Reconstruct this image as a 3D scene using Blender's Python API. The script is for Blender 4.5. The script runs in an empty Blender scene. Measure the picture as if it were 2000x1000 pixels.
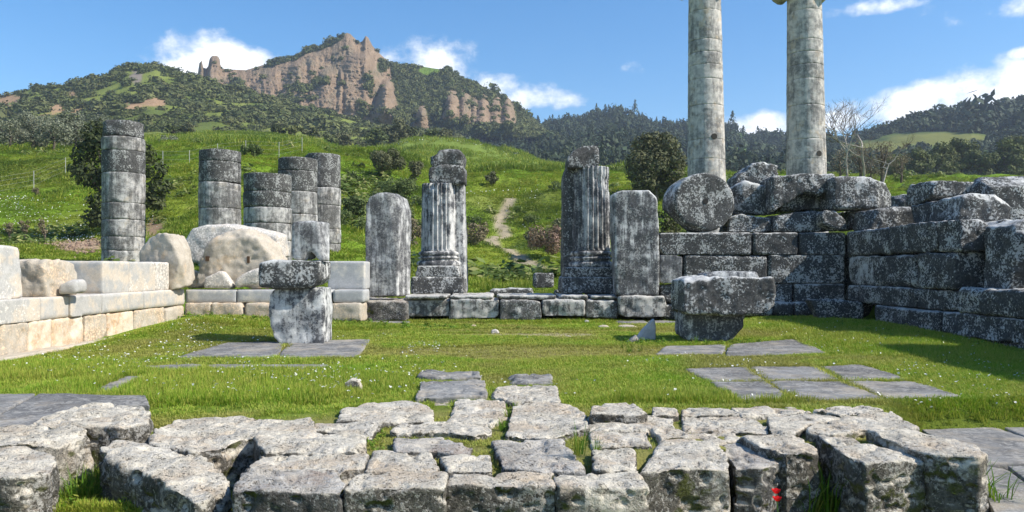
import bpy, bmesh, math, random
import numpy as np
from mathutils import Vector

# ------------------------------------------------------------------ camera, sky, sun, exposure
SC = bpy.context.scene
COL = SC.collection
EYE, F, CX, HZ = 1.7, 1500.0, 1000.0, 525.0        # eye height (m), focal length / centre / horizon of the 2000 x 1000 photograph
cam_d = bpy.data.cameras.new('camera')
cam_d.sensor_width = 36.0
cam_d.lens = 36.0 * F / 2000.0
cam_d.shift_y = 25.0 / 2000.0
cam_d.clip_start, cam_d.clip_end = 0.1, 9000.0
cam = bpy.data.objects.new('camera', cam_d)
cam.location = (0, 0, EYE)
cam.rotation_euler = (math.radians(90), 0, 0)
COL.objects.link(cam)
SC.camera = cam

SUN_EL, SUN_AZ = math.radians(43), math.radians(107)   # azimuth clockwise from +Y (the view axis)
to_sun = Vector((math.cos(SUN_EL) * math.sin(SUN_AZ), math.cos(SUN_EL) * math.cos(SUN_AZ), math.sin(SUN_EL)))
sun_d = bpy.data.lights.new('sun', 'SUN')
sun_d.energy, sun_d.angle, sun_d.color = 5.0, math.radians(0.5), (1.0, 0.945, 0.855)
sun = bpy.data.objects.new('sun', sun_d)
sun.rotation_euler = (-to_sun).to_track_quat('-Z', 'Y').to_euler()
sun.location = (60, -10, 60)
COL.objects.link(sun)

def build_world():
    w = bpy.data.worlds.new('World')
    SC.world = w
    w.use_nodes = True
    t = w.node_tree
    t.nodes.clear()
    N, L = t.nodes, t.links
    def math_(op, a, b=None, c=None, clamp=False):
        n = N.new('ShaderNodeMath'); n.operation = op; n.use_clamp = clamp
        for i, v in enumerate((a, b, c)):
            if v is None: continue
            if isinstance(v, (int, float)): n.inputs[i].default_value = v
            else: L.new(v, n.inputs[i])
        return n.outputs[0]
    sky = N.new('ShaderNodeTexSky')
    sky.sky_type = 'NISHITA'
    sky.sun_disc = False
    sky.sun_elevation, sky.sun_rotation = SUN_EL, SUN_AZ
    sky.altitude, sky.air_density, sky.dust_density, sky.ozone_density = 100.0, 1.0, 0.25, 2.2
    co = N.new('ShaderNodeTexCoord').outputs['Generated']
    def noise(scale, detail, rough, sx=1.0, sz=1.0, off=(0, 0, 0)):
        m = N.new('ShaderNodeMapping'); m.inputs['Scale'].default_value = (sx, sx, sz); m.inputs['Location'].default_value = off
        L.new(co, m.inputs['Vector'])
        n = N.new('ShaderNodeTexNoise'); n.inputs['Scale'].default_value = scale
        n.inputs['Detail'].default_value = detail; n.inputs['Roughness'].default_value = rough
        L.new(m.outputs[0], n.inputs['Vector'])
        return n.outputs[0]
    n1 = noise(9.0, 9, 0.58, 1, 1.6)
    n2 = noise(26.0, 7, 0.6, 1, 1.3, (3, 1, 2))
    nn = math_('ADD', math_('MULTIPLY', n1, 0.62), math_('MULTIPLY', n2, 0.38))
    # cumulus banks: direction (photo pixel), half sizes, thickness
    banks = [(430, 118, 125, 46, 1.5), (350, 132, 50, 28, 1.1), (500, 118, 45, 40, 1.2), (850, 128, 115, 56, .5), (965, 165, 80, 36, .42), (1055, 186, 95, 34, .5),
             (1235, 135, 55, 34, -1.7), (1480, 248, 95, 34, .7), (1640, 232, 90, 38, .45),
             (1770, 208, 115, 44, .55), (1880, 182, 120, 50, .6), (1990, 165, 110, 62, .7), (1995, 104, 26, 14, .5),
             (1740, 8, 120, 20, .12), (1860, 22, 90, 34, .0), (1975, 10, 80, 26, .1), (2250, 150, 220, 70, 1.0), (2700, 210, 330, 80, .9),
             (-260, 260, 220, 60, .8), (-900, 200, 420, 90, .8)]
    total = None
    for px, py, hw, hh, k in banks:
        d = Vector(((px - CX) / F, 1.0, (HZ - py) / F)).normalized()
        sub = N.new('ShaderNodeVectorMath'); sub.operation = 'SUBTRACT'
        L.new(co, sub.inputs[0]); sub.inputs[1].default_value = d
        mul = N.new('ShaderNodeVectorMath'); mul.operation = 'MULTIPLY'
        L.new(sub.outputs[0], mul.inputs[0]); mul.inputs[1].default_value = (F / hw * 1.05, F / hw * .6, F / hh * 1.05)
        ln = N.new('ShaderNodeVectorMath'); ln.operation = 'LENGTH'
        L.new(mul.outputs[0], ln.inputs[0])
        m = math_('MULTIPLY', math_('SUBTRACT', 1.0, math_('MULTIPLY', ln.outputs['Value'], ln.outputs['Value'])), 0.42)
        m = math_('ADD', math_('MAXIMUM', m, -0.6), -0.20 + 0.18 * k)
        total = m if total is None else math_('SMOOTH_MAX', total, m, 0.05)
    # the same kind of low cloud bank all the way round, outside the view
    sep = N.new('ShaderNodeSeparateXYZ'); L.new(co, sep.inputs[0])
    ring = math_('SUBTRACT', 0.1, math_('ABSOLUTE', math_('SUBTRACT', sep.outputs['Z'], 0.2)))
    ring = math_('ADD', math_('MULTIPLY', ring, 2.0), math_('MULTIPLY', math_('SUBTRACT', 0.45, sep.outputs['Y']), 1.2, clamp=False))
    ring = math_('MINIMUM', ring, math_('MULTIPLY', math_('SUBTRACT', 0.3, math_('ABSOLUTE', math_('SUBTRACT', sep.outputs['Z'], 0.25))), 0.8))
    total = math_('MAXIMUM', total, math_('SUBTRACT', ring, 0.12))
    dens = math_('ADD', math_('MULTIPLY', math_('SUBTRACT', nn, 0.5), 2.3), total)
    mr = N.new('ShaderNodeMapRange'); mr.interpolation_type = 'SMOOTHSTEP'
    L.new(dens, mr.inputs['Value']); mr.inputs['From Min'].default_value = -0.05; mr.inputs['From Max'].default_value = 0.42
    mr.inputs['To Max'].default_value = 0.96
    shade = N.new('ShaderNodeMapRange'); L.new(dens, shade.inputs['Value'])
    shade.inputs['From Min'].default_value = 0.0; shade.inputs['From Max'].default_value = 0.5
    shade.inputs['To Min'].default_value = 6.2; shade.inputs['To Max'].default_value = 8.2
    cc = N.new('ShaderNodeMix'); cc.data_type = 'RGBA'
    hs = N.new('ShaderNodeHueSaturation'); hs.inputs['Saturation'].default_value = SKY_SAT; hs.inputs['Value'].default_value = SKY_VAL
    L.new(sky.outputs[0], hs.inputs['Color'])
    L.new(mr.outputs[0], cc.inputs['Factor'])
    L.new(hs.outputs[0], cc.inputs['A'])
    comb = N.new('ShaderNodeVectorMath'); comb.operation = 'SCALE'
    comb.inputs[0].default_value = (0.955, 0.975, 1.0)
    L.new(shade.outputs[0], comb.inputs['Scale'])
    L.new(comb.outputs[0], cc.inputs['B'])
    bg = N.new('ShaderNodeBackground'); bg.inputs['Strength'].default_value = 0.15
    L.new(cc.outputs['Result'], bg.inputs['Color'])
    out = N.new('ShaderNodeOutputWorld')
    L.new(bg.outputs[0], out.inputs['Surface'])
HAZE = 0.00022
SKY_SAT, SKY_VAL = 1.34, 0.97
build_world()
SC.view_settings.view_transform = 'Standard'
SC.view_settings.look = 'None'
SC.view_settings.exposure = 0.42
SC.view_settings.gamma = 1.0
SC.view_settings.use_curve_mapping = False
SC.cycles.max_bounces = 6
SC.cycles.diffuse_bounces = 3
SC.cycles.transparent_max_bounces = 6
SC.cycles.volume_bounces = 0
SC.cycles.use_denoising = True

rng = np.random.default_rng(7)
random.seed(7)

# ------------------------------------------------------------------ helpers: noise, pixels to world
def _hash(ix, iy, iz, s):
    n = (ix.astype(np.uint64) * np.uint64(374761393) + iy.astype(np.uint64) * np.uint64(668265263) +
         iz.astype(np.uint64) * np.uint64(2246822519) + np.uint64(s * 3266489917 + 977)) & np.uint64(0xffffffff)
    n = ((n ^ (n >> np.uint64(13))) * np.uint64(1274126177)) & np.uint64(0xffffffff)
    n = ((n ^ (n >> np.uint64(16))) * np.uint64(2654435761)) & np.uint64(0xffffffff)
    n = n ^ (n >> np.uint64(15))
    return n.astype(np.float64) / 4294967295.0
def vnoise(P, s=0):
    P = np.asarray(P, float) + 5000.0
    i = np.floor(P).astype(np.int64); f = P - i
    f = f * f * f * (f * (f * 6 - 15) + 10)
    x, y, z = i[:, 0], i[:, 1], i[:, 2]
    r = 0
    for dx in (0, 1):
        wx = f[:, 0] if dx else 1 - f[:, 0]
        for dy in (0, 1):
            wy = f[:, 1] if dy else 1 - f[:, 1]
            for dz in (0, 1):
                wz = f[:, 2] if dz else 1 - f[:, 2]
                r = r + wx * wy * wz * _hash(x + dx, y + dy, z + dz, s)
    return r
def fbm(P, oct=3, s=0, gain=.5):
    P = np.asarray(P, float); r = 0; a = 1; t = 0
    for k in range(oct):
        r = r + a * vnoise(P * 2.03 ** k + 17.3 * k, s + k); t += a; a *= gain
    return r / t
def fbm2(x, y, sc, oct=3, s=0):
    x = np.asarray(x, float); sh = x.shape
    P = np.stack([x.ravel() * sc, np.asarray(y, float).ravel() * sc, np.full(x.size, 3.7)], 1)
    return fbm(P, oct, s).reshape(sh)
def sstep(a, b, x):
    t = np.clip((x - a) / (b - a), 0, 1); return t * t * (3 - 2 * t)
def W(px, py, Y): return np.array([(px - CX) / F * Y, Y, EYE - (py - HZ) / F * Y])
def on_plane(px, py, z):
    Y = (EYE - z) * F / (py - HZ); return np.array([(px - CX) / F * Y, Y, z])
CROPS = {'A': (0, 750, 4), 'B': (400, 750, 4), 'C': (800, 750, 4), 'D': (1100, 750, 4), 'E': (1500, 750, 4)}
def cv(c, pts):
    ox, oy, k = CROPS[c]; return [(ox + x / k, oy + y / k) for x, y in pts]
def inside(px, py, poly):
    px = np.asarray(px); r = np.zeros(px.shape, bool); n = len(poly)
    for i in range(n):
        x1, y1 = poly[i]; x2, y2 = poly[(i + 1) % n]
        if y1 == y2: continue
        c = ((y1 > py) != (y2 > py)) & (px < (x2 - x1) * (py - y1) / (y2 - y1) + x1)
        r ^= c
    return r

def tag(o, label=None, cat=None, group=None, kind=None):
    if label: o['label'] = label
    if cat: o['category'] = cat
    if group: o['group'] = group
    if kind: o['kind'] = kind
    return o
def empty(name, loc, label, cat, group=None):
    o = bpy.data.objects.new(name, None); COL.objects.link(o); o.location = loc
    o.empty_display_size = .2
    return tag(o, label, cat, group, 'thing')
def mesh_np(name, V, Fc, mat=None, smooth=True):
    """V (n,3); Fc array (m,4)/(m,3) or a list of such arrays"""
    me = bpy.data.meshes.new(name)
    if not isinstance(Fc, (list, tuple)): Fc = [Fc]
    Fc = [np.asarray(f, np.int32) for f in Fc if len(f)]
    loops = np.concatenate([f.ravel() for f in Fc])
    tot = np.concatenate([np.full(len(f), f.shape[1], np.int32) for f in Fc])
    st = np.concatenate([[0], np.cumsum(tot)[:-1]]).astype(np.int32)
    me.vertices.add(len(V)); me.vertices.foreach_set('co', np.asarray(V, np.float32).ravel())
    me.loops.add(len(loops)); me.loops.foreach_set('vertex_index', loops)
    me.polygons.add(len(tot)); me.polygons.foreach_set('loop_start', st); me.polygons.foreach_set('loop_total', tot)
    me.polygons.foreach_set('use_smooth', np.full(len(tot), smooth))
    me.update(calc_edges=True); me.validate()
    if mat: me.materials.append(mat)
    return me
def link(name, me, parent=None, loc=(0, 0, 0)):
    o = bpy.data.objects.new(name, me); COL.objects.link(o); o.location = loc
    if parent: o.parent = parent
    return o

# ------------------------------------------------------------------ materials
class NT:
    def __init__(self, name):
        self.m = bpy.data.materials.new(name); self.m.use_nodes = True
        self.t = self.m.node_tree; self.t.nodes.clear()
    def new(self, typ, out=0, props=None, **inp):
        n = self.t.nodes.new(typ)
        for k, v in (props or {}).items(): setattr(n, k, v)
        for k, v in inp.items():
            key = k.replace('_', ' ')
            sock = n.inputs[int(k[1:])] if (k[0] == 'i' and k[1:].isdigit()) else n.inputs[key]
            if isinstance(v, bpy.types.NodeSocket): self.t.links.new(v, sock)
            else: sock.default_value = v
        return n.outputs[out]
    def math(self, op, a, b=0.0, c=0.0, clamp=False):
        return self.new('ShaderNodeMath', 0, {'operation': op, 'use_clamp': clamp}, i0=a, i1=b, i2=c)
    def mix(self, f, a, b, mode='MIX'):
        n = self.t.nodes.new('ShaderNodeMix'); n.data_type = 'RGBA'; n.blend_type = mode
        for key, v in (('Factor', f), ('A', a), ('B', b)):
            s = [q for q in n.inputs if q.name == key and (q.type == 'RGBA' if key != 'Factor' else q.type == 'VALUE')][0]
            if isinstance(v, bpy.types.NodeSocket): self.t.links.new(v, s)
            else: s.default_value = (*v, 1) if (key != 'Factor' and len(v) == 3) else v
        return [q for q in n.outputs if q.type == 'RGBA'][0]
    def noise(self, vec, scale, detail=4, rough=.6, dist=0.0):
        return self.new('ShaderNodeTexNoise', 0, None, Vector=vec, Scale=scale, Detail=float(detail), Roughness=rough, Distortion=dist)
    def ramp(self, v, a, b, lo=0.0, hi=1.0):
        return self.new('ShaderNodeMapRange', 0, {'interpolation_type': 'SMOOTHSTEP'}, Value=v, From_Min=a, From_Max=b, To_Min=lo, To_Max=hi)
    def mapping(self, vec, scale):
        return self.new('ShaderNodeMapping', 0, None, Vector=vec, Scale=scale)
    def rnd_coord(self, world=False):
        if world: return self.new('ShaderNodeNewGeometry', 0), self.new('ShaderNodeObjectInfo', 5)
        co = self.new('ShaderNodeTexCoord', 3)
        r = self.new('ShaderNodeObjectInfo', 5)
        off = self.new('ShaderNodeCombineXYZ', 0, None, X=self.math('MULTIPLY', r, 91.7), Y=self.math('MULTIPLY', r, 37.3), Z=self.math('MULTIPLY', r, 53.1))
        return self.new('ShaderNodeVectorMath', 0, {'operation': 'ADD'}, i0=co, i1=off), r
    def finish(self, col, rough=.9, height=None, bump=.4, dist=.03, spec=.2, trans=0.0):
        b = self.t.nodes.new('ShaderNodeBsdfPrincipled')
        L = self.t.links
        if isinstance(col, bpy.types.NodeSocket): L.new(col, b.inputs['Base Color'])
        else: b.inputs['Base Color'].default_value = (*col, 1)
        b.inputs['Roughness'].default_value = rough
        b.inputs['Specular IOR Level'].default_value = spec
        if height is not None:
            L.new(self.new('ShaderNodeBump', 0, None, Strength=bump, Distance=dist, Height=height), b.inputs['Normal'])
        surf = b.outputs[0]
        if trans:
            tr = self.t.nodes.new('ShaderNodeBsdfTranslucent')
            if isinstance(col, bpy.types.NodeSocket): L.new(col, tr.inputs['Color'])
            else: tr.inputs['Color'].default_value = (*col, 1)
            mx = self.t.nodes.new('ShaderNodeMixShader'); mx.inputs[0].default_value = trans
            L.new(surf, mx.inputs[1]); L.new(tr.outputs[0], mx.inputs[2]); surf = mx.outputs[0]
        o = self.t.nodes.new('ShaderNodeOutputMaterial'); L.new(surf, o.inputs['Surface'])
        return self.m

GR = .28
def stone_mat(name, c1, c2, dark=(.03, .031, .034), amt=.5, soft=.06, speck=.6, spk_scale=11.0, scale=1.0, warm=None, warm_amt=.3, streak=.0,
              side=0.0, moss=0.0, bump=.5, dist=.03, pits=0.0, speck_col=(.5, .5, .47), top=0.0, vary=.06, world=False):
    T = NT(name)
    P, r = T.rnd_coord(world)
    nA = T.noise(P, .9 * scale, 5, .6)
    nB = T.noise(P, 3.7 * scale, 6, .68)
    nC = T.noise(P, 19 * scale, 5, .72)
    nD = T.noise(P, 70 * scale, 3, .7)
    col = T.mix(T.ramp(nB, .35, .65), c1, c2)
    if warm:
        col = T.mix(T.ramp(T.noise(P, 1.9 * scale, 5, .65), .62 - warm_amt * .5, .78 - warm_amt * .5), col, warm)
    f = T.math('ADD', T.math('MULTIPLY', nA, .36), T.math('MULTIPLY', nB, .28))
    f = T.math('ADD', f, T.math('ADD', T.math('MULTIPLY', nC, .26), T.math('MULTIPLY', nD, .10)))
    f = T.math('ADD', f, T.math('MULTIPLY', T.math('SUBTRACT', r, .5), vary))
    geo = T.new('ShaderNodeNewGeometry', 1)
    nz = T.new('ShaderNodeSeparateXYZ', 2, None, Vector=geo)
    if streak:
        nS = T.noise(T.mapping(P, (5.5, 5.5, .55)), 1.0, 5, .65)
        f = T.math('ADD', f, T.math('MULTIPLY', T.math('SUBTRACT', nS, .5), streak))
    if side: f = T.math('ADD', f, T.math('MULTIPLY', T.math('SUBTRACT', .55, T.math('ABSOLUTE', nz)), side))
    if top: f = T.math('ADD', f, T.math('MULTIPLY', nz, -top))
    thr = .5 + (.5 - amt) * .34
    mask = T.ramp(f, thr - soft * .55, thr + soft * .55)
    dk = T.mix(T.ramp(nC, .35, .7), dark, tuple(min(1, c * 2.6 + .012) for c in dark))
    col = T.mix(T.math('MULTIPLY', mask, .93), col, dk)
    if speck:
        big = T.noise(P, 2.2 * scale, 4, .6)
        fine = T.noise(P, spk_scale * 1.5 * scale, 4, .62, .4)
        sp = T.ramp(T.math('ADD', fine, T.math('MULTIPLY', T.math('SUBTRACT', big, .5), .75)), .54, .60)
        col = T.mix(T.math('MULTIPLY', sp, speck), col, speck_col)
    if moss:
        ms = T.ramp(T.math('ADD', T.math('MULTIPLY', T.noise(P, 2.7, 5, .7), .7), T.math('MULTIPLY', T.math('SUBTRACT', .8, nz), .22)), .60 - moss * .12, .68 - moss * .12)
        col = T.mix(T.math('MULTIPLY', ms, .85), col, T.mix(nD, (.035, .05, .008), (.13, .135, .02)))
    g = T.math('ADD', GR, T.math('MULTIPLY', T.math('ADD', nC, nD), 1 - GR))
    col = T.mix(1.0, col, T.new('ShaderNodeCombineColor', 0, None, i0=g, i1=g, i2=g), 'MULTIPLY')
    h = T.math('ADD', T.math('MULTIPLY', nB, .5), T.math('ADD', T.math('MULTIPLY', nC, .6), T.math('MULTIPLY', nD, .3)))
    if pits:
        pn = T.noise(T.mapping(P, (1, 1, 1.5)), 34.0, 3, .6)
        pt = T.math('MULTIPLY', T.ramp(pn, .43, .34), T.ramp(nB, .36, .56))
        h = T.math('SUBTRACT', h, T.math('MULTIPLY', pt, pits))
        col = T.mix(T.math('MULTIPLY', pt, .75), col, (.06, .054, .045))
    return T.finish(col, .92, h, bump, dist, .15)

M = {}
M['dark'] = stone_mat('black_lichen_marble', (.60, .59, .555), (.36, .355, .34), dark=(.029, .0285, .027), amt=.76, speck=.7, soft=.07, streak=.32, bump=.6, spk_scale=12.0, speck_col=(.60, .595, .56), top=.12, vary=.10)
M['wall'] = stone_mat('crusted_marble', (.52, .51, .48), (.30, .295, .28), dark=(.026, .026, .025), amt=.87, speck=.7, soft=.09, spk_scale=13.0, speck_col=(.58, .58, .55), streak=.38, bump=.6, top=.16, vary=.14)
M['mix'] = stone_mat('streaked_marble', (.66, .65, .61), (.38, .38, .37), amt=.58, speck=.5, soft=.08, streak=.42, bump=.5)
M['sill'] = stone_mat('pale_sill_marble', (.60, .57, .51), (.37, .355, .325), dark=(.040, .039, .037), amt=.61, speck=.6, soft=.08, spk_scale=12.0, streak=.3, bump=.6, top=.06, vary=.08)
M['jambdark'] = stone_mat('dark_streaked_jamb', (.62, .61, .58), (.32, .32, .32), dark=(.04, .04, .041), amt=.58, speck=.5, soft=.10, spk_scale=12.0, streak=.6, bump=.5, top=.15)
M['jamb'] = stone_mat('weathered_jamb_marble', (.66, .65, .62), (.32, .32, .32), dark=(.045, .045, .046), amt=.53, speck=.35, soft=.14, streak=.5, bump=.4)
M['flute'] = stone_mat('fluted_marble', world=True, vary=.03, c1=(.66, .64, .60), c2=(.39, .385, .375), amt=.53, speck=.4, soft=.08, streak=.5, bump=.4)
M['column'] = stone_mat('grey_column_marble', world=True, vary=.03, c1=(.58, .55, .51), c2=(.37, .36, .345), dark=(.050, .048, .045), amt=.56, speck=.3, soft=.14, streak=.35, bump=.4, warm=(.5, .44, .36), warm_amt=.2)
M['coltop'] = stone_mat('blackened_column_marble', world=True, vary=.03, c1=(.48, .465, .44), c2=(.27, .265, .255), dark=(.030, .029, .027), amt=.79, speck=.6, soft=.1, streak=.35, bump=.5)
M['tall'] = stone_mat('pale_column_marble', world=True, vary=.03, c1=(.63, .58, .525), c2=(.46, .428, .39), dark=(.105, .099, .094), amt=.47, speck=.25, soft=.11, streak=.25, bump=.4, warm=(.55, .44, .32), warm_amt=.2)
GR = .45
M['white'] = stone_mat('new_white_marble', (.51, .485, .44), (.42, .405, .375), dark=(.34, .31, .27), amt=.36, speck=0, warm=(.62, .53, .42), warm_amt=.35, streak=.3, bump=.4, vary=.16)
M['grey'] = stone_mat('new_grey_marble', (.46, .455, .44), (.385, .385, .375), dark=(.34, .33, .32), amt=.2, speck=0, warm=(.6, .56, .49), warm_amt=.25, bump=.2)
M['cream'] = stone_mat('cream_marble', (.53, .465, .375), (.44, .385, .305), dark=(.34, .255, .17), amt=.34, soft=.12, speck=0, warm=(.60, .46, .31), warm_amt=.18, streak=.2, vary=.14, bump=.5, dist=.05)
M['orange'] = stone_mat('orange_stained_marble', (.64, .49, .34), (.54, .38, .24), dark=(.34, .22, .13), amt=.3, speck=.3, speck_col=(.7, .66, .58), warm=(.70, .60, .46), warm_amt=.4, bump=.4)
GR = .12
M['fore'] = stone_mat('pitted_limestone', (.76, .685, .55), (.48, .435, .355), dark=(.05, .046, .038), amt=.40, soft=.10, speck=.5, spk_scale=20, speck_col=(.64, .60, .53), warm=(.54, .45, .34), warm_amt=.3, side=.20, moss=.3, bump=1.0, dist=.06, pits=.35)
M['foredk'] = stone_mat('purplish_pitted_limestone', (.60, .54, .45), (.37, .34, .295), dark=(.035, .034, .032), amt=.44, soft=.10, speck=.5, spk_scale=20, speck_col=(.52, .51, .48), warm=(.38, .315, .26), warm_amt=.3, side=.18, moss=.25, bump=1.0, dist=.06, pits=.35)
GR = .45
M['slab'] = stone_mat('grey_paving_marble', (.27, .263, .248), (.175, .172, .165), dark=(.08, .078, .074), amt=.46, soft=.10, speck=.45, speck_col=(.42, .40, .36), warm=(.34, .30, .245), warm_amt=.35, bump=.6)

# ------------------------------------------------------------------ stones
STONES = []          # (object, voxel, roughness settings): meshes are worn down in one pass at the end
FOOT = []            # world footprints that keep grass off
def break_corners(bm, n, depth):
    """knock flat chips off corners and edges"""
    for _ in range(n):
        bm.verts.ensure_lookup_table(); bm.edges.ensure_lookup_table()
        co = [v.co for v in bm.verts]
        lo = Vector([min(c[i] for c in co) for i in range(3)]); hi = Vector([max(c[i] for c in co) for i in range(3)])
        ctr, ext = (lo + hi) / 2, hi - lo
        if random.random() < .55:
            p = random.choice(bm.verts).co.copy()
        else:
            e = random.choice(bm.edges); p = e.verts[0].co.lerp(e.verts[1].co, random.random())
        d = Vector([(p[i] - ctr[i]) / max(ext[i], .05) for i in range(3)])
        if d.length < .2: continue
        d = (d.normalized() + Vector((random.gauss(0, .35), random.gauss(0, .35), random.gauss(0, .35)))).normalized()
        if random.random() < .35:
            d[max(range(3), key=lambda i: ext[i])] *= .06; d.normalize()
        s2 = max(d.dot(c) for c in co) - min(ext) * depth * random.uniform(.3, 1.8)
        g = bmesh.ops.bisect_plane(bm, geom=bm.verts[:] + bm.edges[:] + bm.faces[:], dist=1e-5, plane_co=d * s2, plane_no=d, clear_outer=True)
        be = [e for e in bm.edges if e.is_boundary]
        if be: bmesh.ops.holes_fill(bm, edges=be, sides=0)
    bmesh.ops.recalc_face_normals(bm, faces=bm.faces)
def add_stone(name, verts, faces, mat, parent=None, vox=None, big=.02, mid=.008, chip=.6, iters=6, pit=0.0, remesh=True, cuts=None, cutd=.10, label=None, cat=None, group=None):
    if cuts is None: cuts = 5 if chip >= .55 else 0
    V = np.asarray(verts, float)
    base = np.array([V[:, 0].mean(), V[:, 1].mean(), V[:, 2].min()])
    me = bpy.data.meshes.new(name)
    me.from_pydata([tuple(v) for v in V - base], [], faces); me.update()
    bm = bmesh.new(); bm.from_mesh(me); bmesh.ops.recalc_face_normals(bm, faces=bm.faces)
    if remesh and cuts: break_corners(bm, cuts, cutd)
    bm.to_mesh(me); bm.free()
    me.materials.append(mat)
    o = bpy.data.objects.new(name, me); COL.objects.link(o)
    if parent:
        o.parent = parent; o.location = Vector(base) - parent.location
    else:
        o.location = base; tag(o, label, cat, group, 'thing')
    d = max(5.0, base[1])
    vox = min(vox or 9, min(.11, max(.018, .0023 * d)))
    STONES.append((o, vox, big, mid, chip, iters, pit, remesh, len(STONES)))
    return o
def prism(P, Q):
    n = len(P); V = list(P) + list(Q)
    Fc = [list(range(n))[::-1], list(range(n, 2 * n))] + [[i, (i + 1) % n, n + (i + 1) % n, n + i] for i in range(n)]
    return V, Fc
def front(name, px, Y, depth, mat, parent=None, sx=0.0, sz=0.0, yaw=0.0, shrink=0.0, **k):
    """a stone given by its front outline (photo pixels) standing at distance Y, going back by depth"""
    P = [W(a, b, Y) for a, b in px]
    c = np.mean(P, 0)
    if yaw:
        for p in P: p[1] += math.tan(yaw) * (p[0] - c[0])
    Q = [np.array([c[0] + (p[0] - c[0]) * (1 - shrink) + sx, p[1] + depth, (p[2] - c[2]) * (1 - shrink) + c[2] + sz]) for p in P]
    V, Fc = prism(P, Q)
    return add_stone(name, V, Fc, mat, parent, **k)
def top(name, px, z, h, mat, parent=None, flare=0.0, tilt=None, foot=1.0, **k):
    """a stone given by its top outline (photo pixels) lying at height z, going down by h"""
    P = [on_plane(a, b, z) for a, b in px]
    c = np.mean(P, 0)
    if foot: FOOT.append([(c[0] + (p[0] - c[0]) * foot, c[1] + (p[1] - c[1]) * foot) for p in P])
    if tilt:
        for p in P: p[2] += tilt[0] * (p[0] - c[0]) + tilt[1] * (p[1] - c[1])
    Q = [np.array([p[0] + flare * (p[0] - c[0]), p[1] + flare * (p[1] - c[1]), z - h]) for p in P]
    V, Fc = prism(P, Q)
    return add_stone(name, V, Fc, mat, parent, **k)
def block(name, x0, x1, y0, y1, z0, z1, mat, parent=None, j=.0, **k):
    e = lambda: random.uniform(-j, j)
    P = [np.array(p) + [e(), e(), 0] for p in ((x0, y0, z0), (x1, y0, z0), (x1, y0, z1), (x0, y0, z1))]
    Q = [np.array(p) + [e(), e(), 0] for p in ((x0, y1, z0), (x1, y1, z0), (x1, y1, z1), (x0, y1, z1))]
    V, Fc = prism(P, Q)
    return add_stone(name, V, Fc, mat, parent, **k)
def drum(name, x, y, z0, z1, r0, r1, mat, parent=None, n=40, lean=(0, 0), topcut=None, **k):
    a = np.linspace(0, 2 * math.pi, n, endpoint=False)
    P = [np.array([x + r0 * math.cos(t), y + r0 * math.sin(t), z0]) for t in a]
    Q = [np.array([x + lean[0] + r1 * math.cos(t), y + lean[1] + r1 * math.sin(t), z1 + (topcut(t) if topcut else 0)]) for t in a]
    V, Fc = prism(P, Q)
    return add_stone(name, V, Fc, mat, parent, **k)
def wear_stones():
    todo = []
    for s in STONES:
        if s[7]:
            m = s[0].modifiers.new('wear', 'REMESH'); m.mode = 'VOXEL'; m.voxel_size = s[1]; m.use_smooth_shade = True
    dg = bpy.context.evaluated_depsgraph_get(); dg.update()
    ntri = 0
    for o, vox, big, mid, chip, iters, pit, rem, seed in STONES:
        ev = o.evaluated_get(dg); me = ev.to_mesh() if rem else o.data
        nv = len(me.vertices); V = np.empty(nv * 3); me.vertices.foreach_get('co', V); V = V.reshape(-1, 3)
        E = np.empty(len(me.edges) * 2, np.int32); me.edges.foreach_get('vertices', E); E = E.reshape(-1, 2)
        npo = len(me.polygons); tot = np.empty(npo, np.int32); me.polygons.foreach_get('loop_total', tot)
        LI = np.empty(len(me.loops), np.int32); me.loops.foreach_get('vertex_index', LI)
        st = np.concatenate([[0], np.cumsum(tot)[:-1]])
        deg = np.bincount(E.ravel(), minlength=nv).astype(float); deg[deg == 0] = 1
        S = V + seed * 13.17
        w = np.clip(sstep(.45, .80, fbm(S * 3.0, 3, 5)) * chip * .9 + .04, 0, .95)[:, None]
        for _ in range(int(math.ceil(iters * .6))):
            A = np.stack([np.bincount(E[:, 0], V[E[:, 1], c], nv) + np.bincount(E[:, 1], V[E[:, 0], c], nv) for c in range(3)], 1) / deg[:, None]
            V = V + w * (A - V)
        tri = tot >= 3
        a, b, c = LI[st], LI[st + 1], LI[st + 2]
        d_ = LI[st + np.minimum(3, tot - 1)]
        fn = np.cross(V[c] - V[a], V[d_] - V[b] + (d_ == c)[:, None] * 0) if npo else None
        Nn = np.zeros((nv, 3))
        for q in (a, b, c, d_):
            for k in range(3): Nn[:, k] += np.bincount(q, fn[:, k], nv)
        Nn /= np.linalg.norm(Nn, axis=1)[:, None] + 1e-9
        dsp = big * (fbm(S * 1.7, 3, 11) - .5) * 2 + mid * (fbm(S * 7.0, 2, 23) - .5) * 2
        if pit: dsp -= pit * sstep(.55, .72, fbm(S * np.array([9.0, 9.0, 13.0]), 2, 31))
        V = V + Nn * dsp[:, None]
        todo.append((o, V, tot, LI, st))
        if rem: ev.to_mesh_clear()
    for o, V, tot, LI, st in todo:
        old = o.data
        q = tot == 4; t3 = tot == 3
        fs = []
        if q.any(): fs.append(LI[st[q][:, None] + np.arange(4)])
        if t3.any(): fs.append(LI[st[t3][:, None] + np.arange(3)])
        me = mesh_np(old.name, V, fs, old.materials[0])
        o.modifiers.clear(); o.data = me
        bpy.data.meshes.remove(old)
        ntri += len(V) * 2
    print('stone triangles', ntri, 'stones', len(STONES))

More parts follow.
